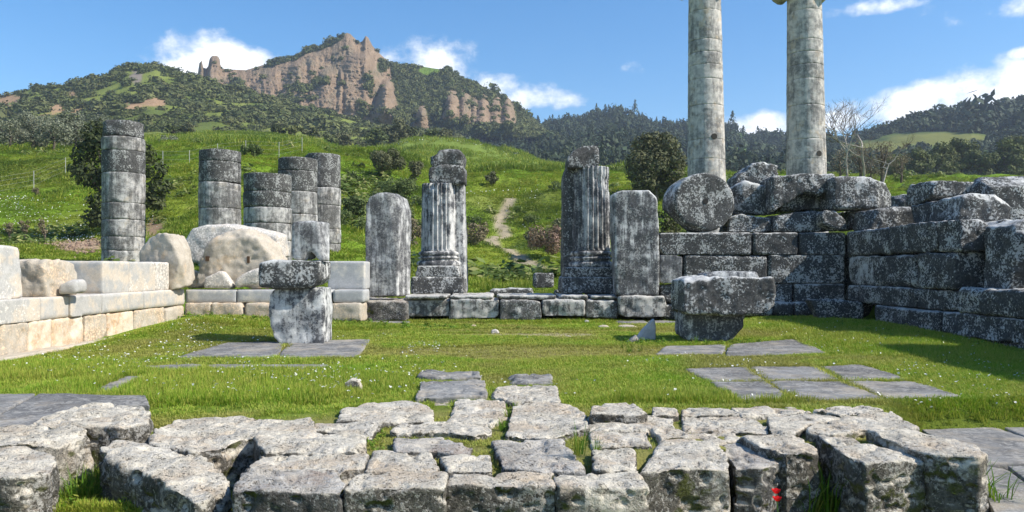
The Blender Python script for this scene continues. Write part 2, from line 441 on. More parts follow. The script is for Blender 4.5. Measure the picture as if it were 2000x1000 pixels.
# ------------------------------------------------------------------ the ground sheet
GC = np.array([-800, 0, 150, 300, 450, 600, 690, 750, 820, 900, 1000, 1100, 1250, 1400, 1600, 1800, 2000, 2800], float)
def _row(vals16):
    b = np.array([-800, 0, 150, 300, 450, 600, 750, 900, 1000, 1100, 1250, 1400, 1600, 1800, 2000, 2800], float)
    return np.interp(GC, b, vals16)
GY, GZ = [], []
def _addz(Y, z): GY.append(Y); GZ.append(np.asarray(z, float))
def _addy(Y, ys): _addz(Y, EYE + (HZ - np.asarray(ys, float)) / F * Y)
_addz(27, np.full(len(GC), .3))
_addz(30, _row([.8, .8, .8, .8, .8, .7, .5, .4, .3, .3, .4, 1.0, 1.5, 1.5, 1.5, 1.5]))
_addy(40, _row([505, 505, 510, 505, 500, 510, 525, 540, 552, 545, 530, 500, 490, 480, 480, 480]))
_addy(55, _row([470, 470, 472, 445, 430, 440, 480, 505, 520, 510, 490, 470, 450, 440, 440, 440]))
_addy(75, _row([395, 395, 390, 352, 342, 355, 405, 440, 455, 442, 425, 420, 420, 420, 420, 420]))
_addy(95, _row([330, 330, 312, 304, 297, 307, 345, 372, 382, 376, 366, 380, 380, 385, 385, 385]))
_addy(115, _row([306, 306, 300, 289, 284, 290, 308, 333, 336, 335, 338, 345, 348, 352, 352, 352]))
_addy(150, _row([300, 300, 295, 286, 281, 288, 306, 337, 340, 342, 345, 352, 355, 360, 360, 360]))
_addy(200, np.array([292, 292, 290, 280, 272, 284, 303, 300, 296, 303, 322, 336, 345, 355, 360, 365, 365, 365]))
_addy(250, np.array([285, 285, 283, 274, 264, 278, 301, 290, 278, 283, 302, 326, 340, 350, 355, 358, 360, 360]))
_addz(330, GZ[-1] - 8)
_addz(600, np.full(len(GC), 24.0)); _addz(4000, np.full(len(GC), 10.0))
GY = np.array(GY); GZ = np.array(GZ)
def table(px, Y):
    px = np.clip(px, -800, 2800); sh = px.shape; px = px.ravel(); Y = np.clip(Y.ravel(), GY[0], GY[-1])
    cols = np.clip(np.searchsorted(GC, px) - 1, 0, len(GC) - 2)
    t = (px - GC[cols]) / (GC[cols + 1] - GC[cols]); t = t * t * (3 - 2 * t) * .5 + t * .5
    R = GZ[:, cols] * (1 - t) + GZ[:, cols + 1] * t
    r = np.clip(np.searchsorted(GY, Y) - 1, 0, len(GY) - 2); ar = np.arange(len(px))
    h = GY[r + 1] - GY[r]; u = (Y - GY[r]) / h
    p0, p1 = R[r, ar], R[r + 1, ar]
    rm, rp = np.maximum(r - 1, 0), np.minimum(r + 2, len(GY) - 1)
    s = (p1 - p0) / h
    sp = np.where(r > 0, (p0 - R[rm, ar]) / np.maximum(GY[r] - GY[rm], 1e-6), s); sn = np.where(r + 2 < len(GY), (R[rp, ar] - p1) / np.maximum(GY[rp] - GY[r + 1], 1e-6), s)
    m0 = np.where(sp * s > 0, 2 * sp * s / (sp + s + 1e-12), 0) * h; m1 = np.where(sn * s > 0, 2 * sn * s / (sn + s + 1e-12), 0) * h
    z = (2 * u**3 - 3 * u**2 + 1) * p0 + (u**3 - 2 * u**2 + u) * m0 + (-2 * u**3 + 3 * u**2) * p1 + (u**3 - u**2) * m1
    return z.reshape(sh)
def H(x, y):
    x = np.asarray(x, float); y = np.asarray(y, float)
    x, y = np.broadcast_arrays(x, y)
    z = .26 * sstep(15, 22, y) * sstep(-3, -9, x) + .15 * sstep(14, 22, y) * sstep(4, 10, x)
    z = z - .55 * sstep(0, -.35, y - 6.4 - .45 * sstep(.4, 1.2, x) - .55 * sstep(1.7, 2.2, x) * sstep(3.7, 3.2, x)) * sstep(-12, -9, x) - .40 * sstep(8.0, 7.3, y) * sstep(-1.6, -2.1, x) * sstep(6.0, 6.6, y)
    z = z - .40 * sstep(.49, .53, x / np.maximum(y, 1)) * sstep(9.95, 9.2, y) * (1 - sstep(0, -.45, y - 6.4 - .45 * sstep(.4, 1.2, x))) - .0 * x
    z = z + .025 * sstep(6.7, 7.0, y) * sstep(9.6, 9.2, y) * sstep(-3.4, -3, x) * sstep(4.6, 4.2, x)
    z = z + (fbm2(x, y, .9, 2, 3) - .5) * .03 + (fbm2(x, y, .25, 2, 4) - .5) * .04
    far = table(CX + F * x / np.maximum(y, 5), y)
    wv = np.minimum(1.0, np.maximum(0, y - 28) / 40)
    far = far + wv * ((fbm2(x, y, .10, 3, 8) - .5) * 3.0 + (fbm2(x, y, .45, 3, 9) - .5) * 1.0) * sstep(400, 200, y)
    out = z * (1 - sstep(25, 27.5, y)) + far * sstep(25, 27.5, y)
    side = sstep(10.8, 12.0, np.abs(x)) * sstep(29, 26, y) * sstep(2, 10, y)
    return out * (1 - side) + np.maximum(out, np.where(x > 0, 1.9, .6)) * side
def Hs(x, y): return float(H(np.array([x]), np.array([y]))[0])
def ease(a, b, n, p=2.2): return a + (b - a) * (np.linspace(0, 1, n) ** p)
gx = np.concatenate([-ease(76, 4000, 40, 3.0)[::-1], np.arange(-75.4, -15.9, .6), np.arange(-15.8, 15.9, .2), np.arange(16, 75.5, .6), ease(76, 4000, 40, 3.0)])
gy = np.concatenate([-ease(8, 4000, 14, 3)[::-1], np.arange(-7, 3.5, 1.0), np.arange(4, 30, .2), np.arange(30, 62, .5), np.arange(62, 130, 1.2), ease(131.5, 4000, 50, 2.6)])
GXX, GYY = np.meshgrid(gx, gy)
GH = H(GXX, GYY)
nx, ny = len(gx), len(gy)
Vg = np.stack([GXX.ravel(), GYY.ravel(), GH.ravel()], 1)
ii = (np.arange(ny - 1)[:, None] * nx + np.arange(nx - 1)[None, :]).ravel()
Fg = np.stack([ii, ii + 1, ii + nx + 1, ii + nx], 1)

def blob(px, y, cx, cy, rx, ry): return np.clip(1 - ((px - cx) / rx) ** 2 - ((y - cy) / ry) ** 2, 0, 1)
def worn(x, y):
    """0..1: where the turf is worn down to dry grass, gravel or earth"""
    n = fbm2(x, y, .7, 3, 41) - .5
    a = sstep(.25, .75, blob(x, y, .7, 19.6, 3.4, .9) + n * .9) * .95
    b = sstep(.2, .8, blob(x, y, .6, 15.6, 6.6, 1.7) + n * 1.2) * .85
    c = sstep(.2, .8, blob(x, y, -3.2, 15.2, 2.0, .9) + n * 1.1) * .75
    d = sstep(.3, .8, blob(x, y, 2.0, 20.6, 6.0, 1.0) + n * 1.6) * .75
    e = sstep(.15, .7, blob(x, y, .6, 7.8, 4.4, 2.0) * 1.2 + n * .8) * .6
    return np.clip(np.maximum.reduce([a, b, c, d, e]), 0, 1)
def lush(x, y):
    """0..1: tall thick grass"""
    n = fbm2(x, y, .8, 3, 51) - .5
    a = blob(x, y, -6.0, 21.6, 3.6, 1.7)
    b = blob(x, y, -4.2, 11.2, 3.2, 2.2)
    c = blob(x, y, 8.5, 19, 2.5, 7)
    d = blob(x, y, -7.8, 12.6, 2.4, 1.4)
    e = blob(x, y, 2.6, 9.9, 1.6, .5)
    f = blob(x, y, -.6, 24.0, 6.0, .8) * .6
    g = blob(x, y, -3.2, 7.0, 1.6, 1.0) * .2
    return sstep(.1, .6, np.maximum.reduce([a, b, c, d, e, f, g]) + n * .5)
# turf colours of the sheet: real ground colours of grass, worn earth, path
def path_mask(x, y):
    pts = [(1115, 556, 45), (1060, 532, 52), (1010, 508, 60), (955, 476, 70), (990, 465, 73), (975, 445, 78), (972, 430, 82), (985, 412, 88), (995, 400, 91)]
    wp = np.array([[(p - CX) / F * Y, Y] for p, q, Y in pts]); best = np.full(x.shape, 9.0)
    for i in range(len(wp) - 1):
        a, b = wp[i], wp[i + 1]; ab = b - a
        t = np.clip(((x - a[0]) * ab[0] + (y - a[1]) * ab[1]) / (ab @ ab), 0, 1)
        best = np.minimum(best, np.hypot(x - a[0] - t * ab[0], y - a[1] - t * ab[1]))
    return sstep(1.0, .35, best + (fbm2(x, y, .8, 2, 77) - .5) * .7)
Gg, Gd = np.array([.125, .235, .020]), np.array([.16, .145, .05])
wn, ls = worn(GXX, GYY), lush(GXX, GYY)
n0 = fbm2(GXX, GYY, .06, 3, 21)[..., None]; n1 = fbm2(GXX, GYY, .35, 3, 22)[..., None]
colr = Gg * (.85 + .5 * (n1 - .5)) + (np.array([.165, .235, .03]) - Gg) * sstep(.42, .68, n0)
far_w = sstep(28, 40, GYY)[..., None]
colr = colr * (1 - far_w) + far_w * (np.array([.145, .235, .022]) * (1 + .5 * (n1 - .5)) + np.array([.06, .02, .012]) * sstep(.45, .7, n0))
pxg = CX + F * GXX / np.maximum(GYY, 5)
dryr = np.array([.21, .20, .05])
colr = colr + (dryr - colr) * (sstep(.4, .9, blob(pxg, GYY, 60, 92, 260, 16) + n1[..., 0] - .5) * .6)[..., None]
colr = colr + (np.array([.20, .185, .06]) - colr) * (sstep(.3, .9, blob(pxg, GYY, 1010, 88, 170, 14) + n1[..., 0] - .5) * .55)[..., None]
knoll = (sstep(150, 185, GYY) * sstep(420, 330, GYY))[..., None]
colr = colr * (1 - knoll) + knoll * np.array([.16, .215, .04]) * (1 + .35 * (n1 - .5))
earth = np.maximum(sstep(.35, .7, blob(pxg, GYY, 155, 53, 68, 6.5) + .15 + (n1[..., 0] - .5) * .8), sstep(.35, .7, blob(pxg, GYY, 302, 56, 28, 6) + (n1[..., 0] - .5) * .8))[..., None]
colr = colr * (1 - earth) + earth * np.array([.27, .185, .12])
wn_c = np.array([.42, .36, .24])
g_grav = sstep(.25, .75, blob(GXX, GYY, .7, 19.6, 3.4, .9))[..., None]
wcol = np.array([.27, .225, .09]) * (1 - g_grav) + wn_c * g_grav
colr = colr + (wcol - colr) * wn[..., None]
pm = path_mask(GXX, GYY)[..., None]
colr = colr * (1 - pm) + pm * np.array([.36, .30, .20])
ground_me = mesh_np('ground', Vg, Fg)
ca = ground_me.color_attributes.new('turf', 'FLOAT_COLOR', 'POINT')
ca.data.foreach_set('color', np.concatenate([colr.reshape(-1, 3), np.ones((nx * ny, 1))], 1).astype(np.float32).ravel())
def turf_mat(name, attr, bump_scales=((2.2, .5), (9.0, .35), (45.0, .2)), dist=.15, contrast=.55, spots=None):
    T = NT(name)
    a = T.new('ShaderNodeAttribute', 0, {'attribute_name': attr})
    P = T.new('ShaderNodeNewGeometry', 0)
    h = None; g = None
    for sc, k in bump_scales:
        n = T.noise(P, sc, 4, .65)
        h = T.math('MULTIPLY', n, k) if h is None else T.math('ADD', h, T.math('MULTIPLY', n, k))
        g = n if g is None else T.math('ADD', g, n)
    g = T.math('ADD', 1 - contrast, T.math('MULTIPLY', g, 2 * contrast / len(bump_scales)))
    col = T.mix(1.0, a, T.new('ShaderNodeCombineColor', 0, None, i0=g, i1=g, i2=g), 'MULTIPLY')
    return T.finish(col, .95, h, .8, dist, .05)
ground_me.materials.append(turf_mat('turf', 'turf'))
tag(link('ground', ground_me), 'grassy ground of the temple court and the slope behind it', None, None, 'structure')

# ------------------------------------------------------------------ scattering of small growth (one object per kind of growth)
def scatter(name, P, rot, scl, idx, variants, mat, label, cat, dry=None):
    me = bpy.data.meshes.new(name)
    P = np.asarray(P, np.float32); n = len(P)
    me.vertices.add(n); me.vertices.foreach_set('co', P.ravel())
    for nm, typ, key, val in (('rot', 'FLOAT_VECTOR', 'vector', rot), ('scl', 'FLOAT_VECTOR', 'vector', scl), ('idx', 'INT', 'value', idx)):
        at = me.attributes.new(nm, typ, 'POINT'); at.data.foreach_set(key, np.asarray(val, np.int32 if typ == 'INT' else np.float32).ravel())
    if dry is not None:
        at = me.attributes.new('dry', 'FLOAT', 'POINT'); at.data.foreach_set('value', np.asarray(dry, np.float32))
    me.update()
    o = link(name, me)
    g = bpy.data.node_groups.new(name + '_scatter', 'GeometryNodeTree')
    g.interface.new_socket('Geometry', in_out='INPUT', socket_type='NodeSocketGeometry')
    g.interface.new_socket('Geometry', in_out='OUTPUT', socket_type='NodeSocketGeometry')
    N, L = g.nodes, g.links
    gi, go = N.new('NodeGroupInput'), N.new('NodeGroupOutput')
    g2i = N.new('GeometryNodeGeometryToInstance')
    for v in variants[::-1]:
        src = bpy.data.objects.new(name + '_source', v)
        oi = N.new('GeometryNodeObjectInfo'); oi.inputs['Object'].default_value = src; oi.inputs['As Instance'].default_value = False
        L.new(oi.outputs['Geometry'], g2i.inputs[0])
    ip = N.new('GeometryNodeInstanceOnPoints')
    L.new(gi.outputs[0], ip.inputs['Points']); L.new(g2i.outputs[0], ip.inputs['Instance'])
    ip.inputs['Pick Instance'].default_value = True
    def na(nm, typ):
        q = N.new('GeometryNodeInputNamedAttribute'); q.data_type = typ; q.inputs['Name'].default_value = nm
        return [s for s in q.outputs if s.enabled and s.name == 'Attribute'][0]
    L.new(na('idx', 'INT'), ip.inputs['Instance Index'])
    L.new(na('rot', 'FLOAT_VECTOR'), ip.inputs['Rotation']); L.new(na('scl', 'FLOAT_VECTOR'), ip.inputs['Scale'])
    L.new(ip.outputs[0], go.inputs[0])
    md = o.modifiers.new('scatter', 'NODES'); md.node_group = g
    me.materials.append(mat)
    return tag(o, label, cat, None, 'stuff')

def leaf_quads(C, Nrm, size, aspect=1.0, seed=0):
    """leaf cards: centres C, facing Nrm, half-size per leaf"""
    r = np.random.default_rng(seed); n = len(C)
    Nrm = Nrm / (np.linalg.norm(Nrm, axis=1)[:, None] + 1e-9)
    a = np.cross(Nrm, r.normal(size=(n, 3))); a /= np.linalg.norm(a, axis=1)[:, None] + 1e-9
    b = np.cross(Nrm, a)
    s = np.broadcast_to(size, (n,))[:, None]
    V = np.stack([C - a * s * aspect, C + b * s * .55 + a * s * .1 * aspect, C + a * s * aspect, C - b * s * .55 - a * s * .1 * aspect], 1).reshape(-1, 3)
    return V, np.arange(4 * n).reshape(n, 4)
def foliage_mat(name, c1, c2, c3=None, scale=.9, trans=.25, rough=.75):
    T = NT(name)
    P = T.new('ShaderNodeNewGeometry', 0)
    isl = T.t.nodes.new('ShaderNodeNewGeometry').outputs['Random Per Island']
    r = T.new('ShaderNodeObjectInfo', 5)
    n = T.noise(P, scale, 3, .6)
    col = T.mix(T.ramp(n, .35, .65), c1, c2)
    if c3: col = T.mix(T.math('MULTIPLY', T.math('POWER', r, 2.0), .8), col, c3)
    g = T.math('ADD', .62, T.math('MULTIPLY', isl, .7))
    col = T.mix(1.0, col, T.new('ShaderNodeCombineColor', 0, None, i0=g, i1=g, i2=g), 'MULTIPLY')
    return T.finish(col, rough, trans=trans, spec=.25)
def bush_mesh(name, mat, n=70, leaf=.22, seed=0, flat=.75, lobes=5, shell=.75):
    r = np.random.default_rng(seed)
    lc = r.normal(size=(lobes, 3)); lc /= np.linalg.norm(lc, axis=1)[:, None]; lc *= r.uniform(.25, .55, (lobes, 1)); lc[:, 2] = np.abs(lc[:, 2]) * .9 + .1
    k = r.integers(0, lobes, n); d = r.normal(size=(n, 3)); d /= np.linalg.norm(d, axis=1)[:, None]
    C = lc[k] + d * (.55 * r.uniform(shell, 1, (n, 1)))
    C[:, 2] = np.maximum(C[:, 2], .02) * flat
    V, Fq = leaf_quads(C, d + r.normal(size=(n, 3)) * .45 + [0, 0, .25], leaf * r.uniform(.7, 1.3, n), 1.0, seed)
    return mesh_np(name, V, Fq, mat, smooth=False)
def conifer_mesh(name, mat, n=80, seed=0):
    r = np.random.default_rng(seed)
    t = r.uniform(0, 1, n) ** .8; a = r.uniform(0, 2 * math.pi, n)
    rad = (.34 * (1 - t) + .05) * r.uniform(.6, 1.05, n) * (1 + .3 * np.sin(a * 2 + seed))
    C = np.stack([rad * np.cos(a), rad * np.sin(a), .18 + t * .85], 1)
    V, Fq = leaf_quads(C, np.stack([np.cos(a), np.sin(a), np.full(n, .7)], 1) + r.normal(size=(n, 3)) * .35, .085 * r.uniform(.7, 1.3, n) * (1.15 - .5 * t), 1.1, seed)
    return mesh_np(name, V, Fq, mat, smooth=False)

# ------------------------------------------------------------------ hills
def poly_y(pts): 
    a = np.array(pts, float); return lambda px: np.interp(px, a[:, 0], a[:, 1])
def hill_grid(px, ridge, ridgeY, foot, footY, rows, back=.6, shape=1.0, amp=0.0, freq=.02, seed=0, extra=None):
    """a hill given by its skyline: grid over direction px and slope t (0 foot, 1 ridge, then the far side)"""
    t = np.concatenate([np.linspace(0, 1, rows), 1 + np.linspace(0, 1, 6)[1:] * back])
    PX, T = np.meshgrid(px, t)
    tr = np.clip(T, 0, 1)
    Y = footY + (ridgeY - footY) * T
    yp = foot(PX) + (ridge(PX) - foot(PX)) * tr ** shape
    if extra is not None: Y = Y + extra(PX, yp, T)
    X = (PX - CX) / F * Y; Z = EYE + (HZ - yp) / F * Y
    if amp:
        e = (fbm2(X, Y, freq, 4, seed) - .5) * 2 * amp * np.sin(np.clip(T, 0, 1) * math.pi) ** .6
        Z = Z + e
    over = np.clip(T - 1, 0, None); Z = Z - over * (Z - 5) / max(back, .01) * np.where(over > 0, .9, 0)
    yv = HZ - (Z - EYE) * F / Y
    n_, m_ = T.shape
    i0 = (np.arange(n_ - 1)[:, None] * m_ + np.arange(m_ - 1)[None, :]).ravel()
    Fh = np.stack([i0, i0 + 1, i0 + m_ + 1, i0 + m_], 1)
    return dict(PX=PX, T=T, X=X, Y=Y, Z=Z, yp=yv, F=Fh)
def hill_obj(name, g, color, mat, label):
    V = np.stack([g['X'].ravel(), g['Y'].ravel(), g['Z'].ravel()], 1)
    me = mesh_np(name, V, g['F'])
    ca = me.color_attributes.new('turf', 'FLOAT_COLOR', 'POINT')
    ca.data.foreach_set('color', np.concatenate([color.reshape(-1, 3), np.ones((len(V), 1))], 1).astype(np.float32).ravel())
    me.materials.append(mat)
    return tag(link(name, me), label, None, None, 'structure')
def sample_hill(g, n, r, tmax=1.0):
    """random surface points of a hill grid, evenly over its area as seen"""
    n_, m_ = g['T'].shape
    u = r.uniform(0, m_ - 1.001, n); rows = np.searchsorted(g['T'][:, 0], tmax)
    v = r.uniform(0, rows - .01 if rows < n_ else n_ - 1.01, n)
    v = np.minimum(v, n_ - 1.01)
    iu, iv = u.astype(int), v.astype(int); fu, fv = u - iu, v - iv
    def bl(A): return A[iv, iu] * (1 - fu) * (1 - fv) + A[iv, iu + 1] * fu * (1 - fv) + A[iv + 1, iu] * (1 - fu) * fv + A[iv + 1, iu + 1] * fu * fv
    return bl(g['PX']), bl(g['yp']), np.stack([bl(g['X']), bl(g['Y']), bl(g['Z'])], 1), bl(g['T'])
hill_turf = turf_mat('hill_turf', 'turf', ((.04, .6), (.2, .4), (.9, .3)), 2.0, .45)
NA = np.newaxis
# -- scrub hill
ridge_s = poly_y([(-900, 200), (-300, 196), (0, 189), (60, 173), (130, 166), (190, 152), (250, 129), (300, 125), (340, 136), (385, 150), (430, 166), (480, 180), (520, 186), (560, 197), (610, 212), (650, 222), (690, 234), (740, 248), (800, 252), (860, 258), (1000, 320)])
gs = hill_grid(np.arange(-900, 1000, 5.0), ridge_s, 520, lambda p: np.full(p.shape, 305.0), 265, 70, .8, .95, 7, .018, 5)
ns = fbm2(gs['X'], gs['Y'], .03, 4, 15); ns2 = fbm2(gs['X'], gs['Y'], .12, 3, 16)
cs = np.array([.115, .145, .035]) + (np.array([.19, .22, .05]) - np.array([.115, .145, .035])) * sstep(.42, .62, ns)[..., NA]
def spot(g, cx, cy, rx, ry, n): return sstep(.2, .6, blob(g['PX'], g['yp'], cx, cy, rx, ry) + (n - .5) * .9)
bare = np.maximum.reduce([spot(gs, 20, 198, 40, 16, ns2), spot(gs, 110, 212, 22, 12, ns2), spot(gs, 150, 218, 18, 10, ns2), spot(gs, 255, 207, 34, 9, ns2) * (gs['yp'] < 225), spot(gs, 300, 200, 36, 12, ns2), spot(gs, 95, 228, 30, 8, ns2), spot(gs, 145, 183, 16, 9, ns2)])
cs = cs + (np.array([.36, .235, .135]) - cs) * bare[..., NA]
rock_s = spot(gs, 266, 152, 16, 18, ns2)
cs = cs + (np.array([.24, .20, .16]) - cs) * rock_s[..., NA]
hill_obj('scrub_hill', gs, cs, hill_turf, 'green hillside covered in dark scrub below the cliff')
# -- cliff hill
ridge_c = poly_y([(370, 210), (384, 160), (389, 124), (394, 118), (397, 132), (403, 134), (407, 128), (409, 115), (414, 109), (424, 109), (429, 114), (430, 126), (434, 133), (440, 135), (480, 137), (520, 125), (545, 116), (575, 108), (600, 95), (625, 89), (645, 82), (660, 72), (677, 64), (684, 66), (695, 77), (703, 83), (708, 80), (714, 70), (719, 73), (728, 90), (745, 108), (765, 126), (800, 126), (850, 134), (868, 136), (874, 128), (880, 130), (885, 142), (930, 165), (960, 178), (990, 188), (1010, 208), (1025, 222), (1050, 245), (1090, 285)])
BUT = [(640, 128, 44, 13), (668, 130, 13, 12), (705, 95, 46, 14), (757, 152, 30, 30), (735, 150, 14, 8), (825, 204, 24, 18), (884, 176, 26, 20), (910, 176, 22, 15), (928, 190, 18, 10), (946, 182, 24, 16), (970, 184, 20, 13), (995, 184, 22, 17), (860, 200, 14, 9), (585, 112, 34, 10), (530, 128, 36, 6), (460, 142, 40, 6), (415, 134, 26, 9), (612, 105, 30, 7)]
def cliff_push(PX, yp, T):
    e = np.zeros(PX.shape)
    for c, yt, w_, a in BUT:
        d = np.clip((yp - yt) / 70.0, 0, 1.2)
        ww = w_ * (.35 + .8 * d)
        q = np.clip(1 - np.abs((PX - c + (yp - yt) * .06) / ww), 0, 1); e = np.maximum(e, a * (1 - (1 - q) ** 1.8) * sstep(0, .3, d))
    n = fbm2(PX, yp * .22, .06, 4, 61); rib = 1 - np.abs(2 * n - 1)
    n2 = fbm2(PX, yp * .35, .17, 3, 62)
    return -(e * 1.7 + rib ** 1.5 * 5 * (1 - .6 * blob(PX, yp, 660, 140, 90, 70)) + (n2 - .5) * 5 + (fbm2(PX * .12, yp - PX * .06, .22, 3, 64) - .5) * 4.5 + (fbm2(PX, yp, .35, 2, 63) - .5) * 4) * np.clip((1.02 - T) * 6, 0, 1) * np.clip(T * 4, 0, 1)
gc = hill_grid(np.arange(370, 1092, 1.6), ridge_c, 720, lambda p: np.full(p.shape, 268.0), 610, 150, .8, .85, 0, .02, 6, cliff_push)
nc = fbm2(gc['PX'], gc['yp'], .05, 4, 25); nc2 = fbm2(gc['PX'], gc['yp'] * .4, .2, 3, 26)
def cliff_green(PX, yp, n):
    """where bushes and grass hold on the cliff: 0..1"""
    def b(cx, cy, rx, ry): return blob(PX, yp, cx, cy, rx, ry)
    rid = ridge_c(PX)
    m = np.maximum.reduce([b(590, 172, 32, 9), b(625, 158, 18, 9), b(540, 196, 60, 10), b(708, 214, 10, 18), b(728, 165, 14, 34), b(790, 190, 22, 60), b(845, 165, 34, 40), b(850, 215, 40, 40), b(930, 160, 60, 14), b(745, 128, 12, 16), b(800, 140, 26, 18), b(900, 150, 40, 16), b(465, 165, 12, 12), b(1020, 225, 24, 30)])
    m = np.maximum(m, (yp < rid + 9) * (PX > 520) * (PX < 672) * .8)
    m = np.maximum(m, sstep(240, 264, yp + (n - .5) * 40))
    m = np.maximum(m, (PX > 765) * .33)
    return m
cg = sstep(.22, .5, cliff_green(gc['PX'], gc['yp'], nc) + (nc - .5) * .7)
for c, yt, w_, a in BUT[2:12]:
    d = np.clip((gc['yp'] - yt) / 70.0, 0, 1.0)
    cg = cg * (1 - .9 * (np.abs(gc['PX'] - c + (gc['yp'] - yt) * .06) < w_ * (.2 + .75 * d)) * (gc['yp'] > yt) * (gc['yp'] < yt + 58))
cc_ = np.array([.30, .215, .142]) * (.70 + .65 * nc2[..., NA]) + (np.array([.25, .20, .14]) - np.array([.285, .208, .145])) * sstep(.45, .7, nc)[..., NA]
meadow = sstep(.3, .7, blob(gc['PX'], gc['yp'], 838, 139, 26, 12) * 1.4)
cc_ = cc_ + (np.array([.085, .10, .04]) - cc_) * (cg * .9)[..., NA]
cc_ = cc_ + (np.array([.15, .23, .04]) - cc_) * meadow[..., NA]
cliff_mat = turf_mat('cliff_rock', 'turf', ((.05, .4), (.22, .5), (.8, .5)), 5.0, .62)
hill_obj('cliff_hill', gc, cc_, cliff_mat, 'steep brown conglomerate cliff hill with fluted buttresses and a double peak')
# -- dark forest hill
ridge_f = poly_y([(760, 270), (860, 256), (940, 246), (1010, 234), (1040, 242), (1100, 237), (1150, 227), (1190, 219), (1240, 226), (1290, 244), (1340, 247), (1420, 250), (1480, 268), (1540, 271), (1640, 280), (1800, 310), (1900, 330)])
gf = hill_grid(np.arange(760, 1900, 5.0), ridge_f, 860, lambda p: np.full(p.shape, 352.0), 330, 60, .8, 1.0, 9, .012, 31)
nf = fbm2(gf['X'], gf['Y'], .02, 4, 35)
cf = np.array([.05, .075, .03]) * (.8 + .4 * nf[..., NA])
lightp = np.maximum(spot(gf, 1470, 300, 60, 26, nf), spot(gf, 1440, 268, 40, 8, nf) * .7)
cf = cf + (np.array([.10, .16, .035]) - cf) * lightp[..., NA]
hill_obj('forest_hill', gf, cf, hill_turf, 'dark wooded ridge between the cliff and the standing columns')
# -- right hill
ridge_r = poly_y([(1500, 330), (1560, 305), (1620, 280), (1700, 262), (1750, 246), (1800, 233), (1850, 226), (1900, 219), (1950, 220), (2000, 203), (2100, 188), (2400, 170), (2900, 200)])
gr = hill_grid(np.arange(1500, 2900, 5.0), ridge_r, 640, lambda p: np.full(p.shape, 366.0), 190, 70, .8, 1.0, 5, .015, 41)
nr = fbm2(gr['X'], gr['Y'], .025, 4, 45)
cr_ = np.array([.06, .09, .03]) + np.array([.05, .06, .01]) * sstep(.4, .6, nr)[..., NA]
fld = np.maximum(spot(gr, 1830, 272, 120, 17, nr), spot(gr, 1720, 292, 80, 22, nr))
fld2 = spot(gr, 1800, 320, 50, 14, nr)
cr_ = cr_ + (np.array([.18, .185, .05]) - cr_) * fld[..., NA]
cr_ = cr_ + (np.array([.12, .20, .03]) - cr_) * fld2[..., NA]
rk = spot(gr, 1890, 318, 26, 18, nr) * .8
cr_ = cr_ + (np.array([.27, .24, .14]) - cr_) * rk[..., NA]
hill_obj('field_hill', gr, cr_, hill_turf, 'hill with a pale field below a dark wooded crest behind the ruin')
# -- growth on the hills
M['scrub'] = foliage_mat('scrub_leaves', (.125, .145, .042), (.080, .102, .034), (.18, .18, .065), .05, .15)
M['wood'] = foliage_mat('wood_leaves', (.034, .056, .026), (.052, .074, .032), (.07, .09, .04), .03, .12)
bushes = [bush_mesh('scrub_bush', M['scrub'], 130, .19, 100 + k) for k in range(4)]
woods = [bush_mesh('wood_tree', M['wood'], 130, .18, 200 + k, 1.15) for k in range(3)] + [conifer_mesh('wood_conifer', M['wood'], 140, 300 + k) for k in range(3)]
def rotz(n, r, tiltamt=.1): return np.stack([r.normal(0, tiltamt, n), r.normal(0, tiltamt, n), r.uniform(0, 6.283, n)], 1)
r = np.random.default_rng(3)
px, yp, P, t = sample_hill(gs, 15000, r, 1.0)
dn = fbm2(P[:, 0], P[:, 1], .03, 4, 15); dn2 = fbm2(P[:, 0], P[:, 1], .09, 3, 18)
bm_ = np.maximum.reduce([blob(px, yp, cx, cy, rx, ry) for cx, cy, rx, ry in ((20, 200, 36, 14), (110, 212, 20, 10), (255, 207, 30, 8), (300, 202, 32, 10), (145, 183, 14, 8), (266, 152, 12, 14))])
keep = (px > -700) & (px < 900) & (r.uniform(size=len(px)) < sstep(.66, .40, dn) * .9 + .12) & (bm_ < .25) & ((dn2 > .38) | (yp < 190))
P, t_, px, yp = P[keep], t[keep], px[keep], yp[keep]
s = r.lognormal(0, .32, len(P)) * (2.6 + 1.2 * (t_ > .5))
s *= np.where((px < 700) & (yp > 268), .6, 1)
scatter('scrub', P - [0, 0, .5], rotz(len(P), r), np.stack([s, s, s * r.uniform(.65, 1.0, len(P))], 1), r.integers(0, 4, len(P)), bushes, M['scrub'], 'dark green scrub bushes covering the hillside below the cliff', 'scrub')
px, yp, P, t = sample_hill(gc, 16000, r, 1.0)
dn = fbm2(px, yp, .05, 4, 25)
gm = cliff_green(px, yp, dn)
cone = np.zeros(len(px), bool)
for c, yt, w_, a in BUT[2:12]:
    d = np.clip((yp - yt) / 70.0, 0, 1.0); cone |= (np.abs(px - c + (yp - yt) * .06) < w_ * (.25 + .8 * d)) & (yp > yt) & (yp < yt + 58)
keep = (r.uniform(size=len(px)) < np.where(gm > .3, .62, 0) + .02) & ~(cone & (r.uniform(size=len(px)) < .95)) & (blob(px, yp, 838, 139, 26, 12) < .1) & (px > 395)
P = P[keep]; s = r.lognormal(0, .35, len(P)) * 3.0
ky = P[:, 1] * 0 + r.integers(0, 4, len(P))
scatter('cliff_growth', P - [0, 0, .8], rotz(len(P), r), np.stack([s, s, s * r.uniform(.8, 1.4, len(P))], 1), ky, bushes, M['scrub'], 'dark trees and bushes clinging to ledges of the brown cliff', 'trees')
px, yp, P, t = sample_hill(gf, 9500, r, 1.08)
dn = fbm2(P[:, 0], P[:, 1], .02, 4, 35)
lm = np.maximum(blob(px, yp, 1475, 300, 56, 24), blob(px, yp, 1440, 268, 34, 8))
keep = (lm < .2) | (r.uniform(size=len(px)) < .12)
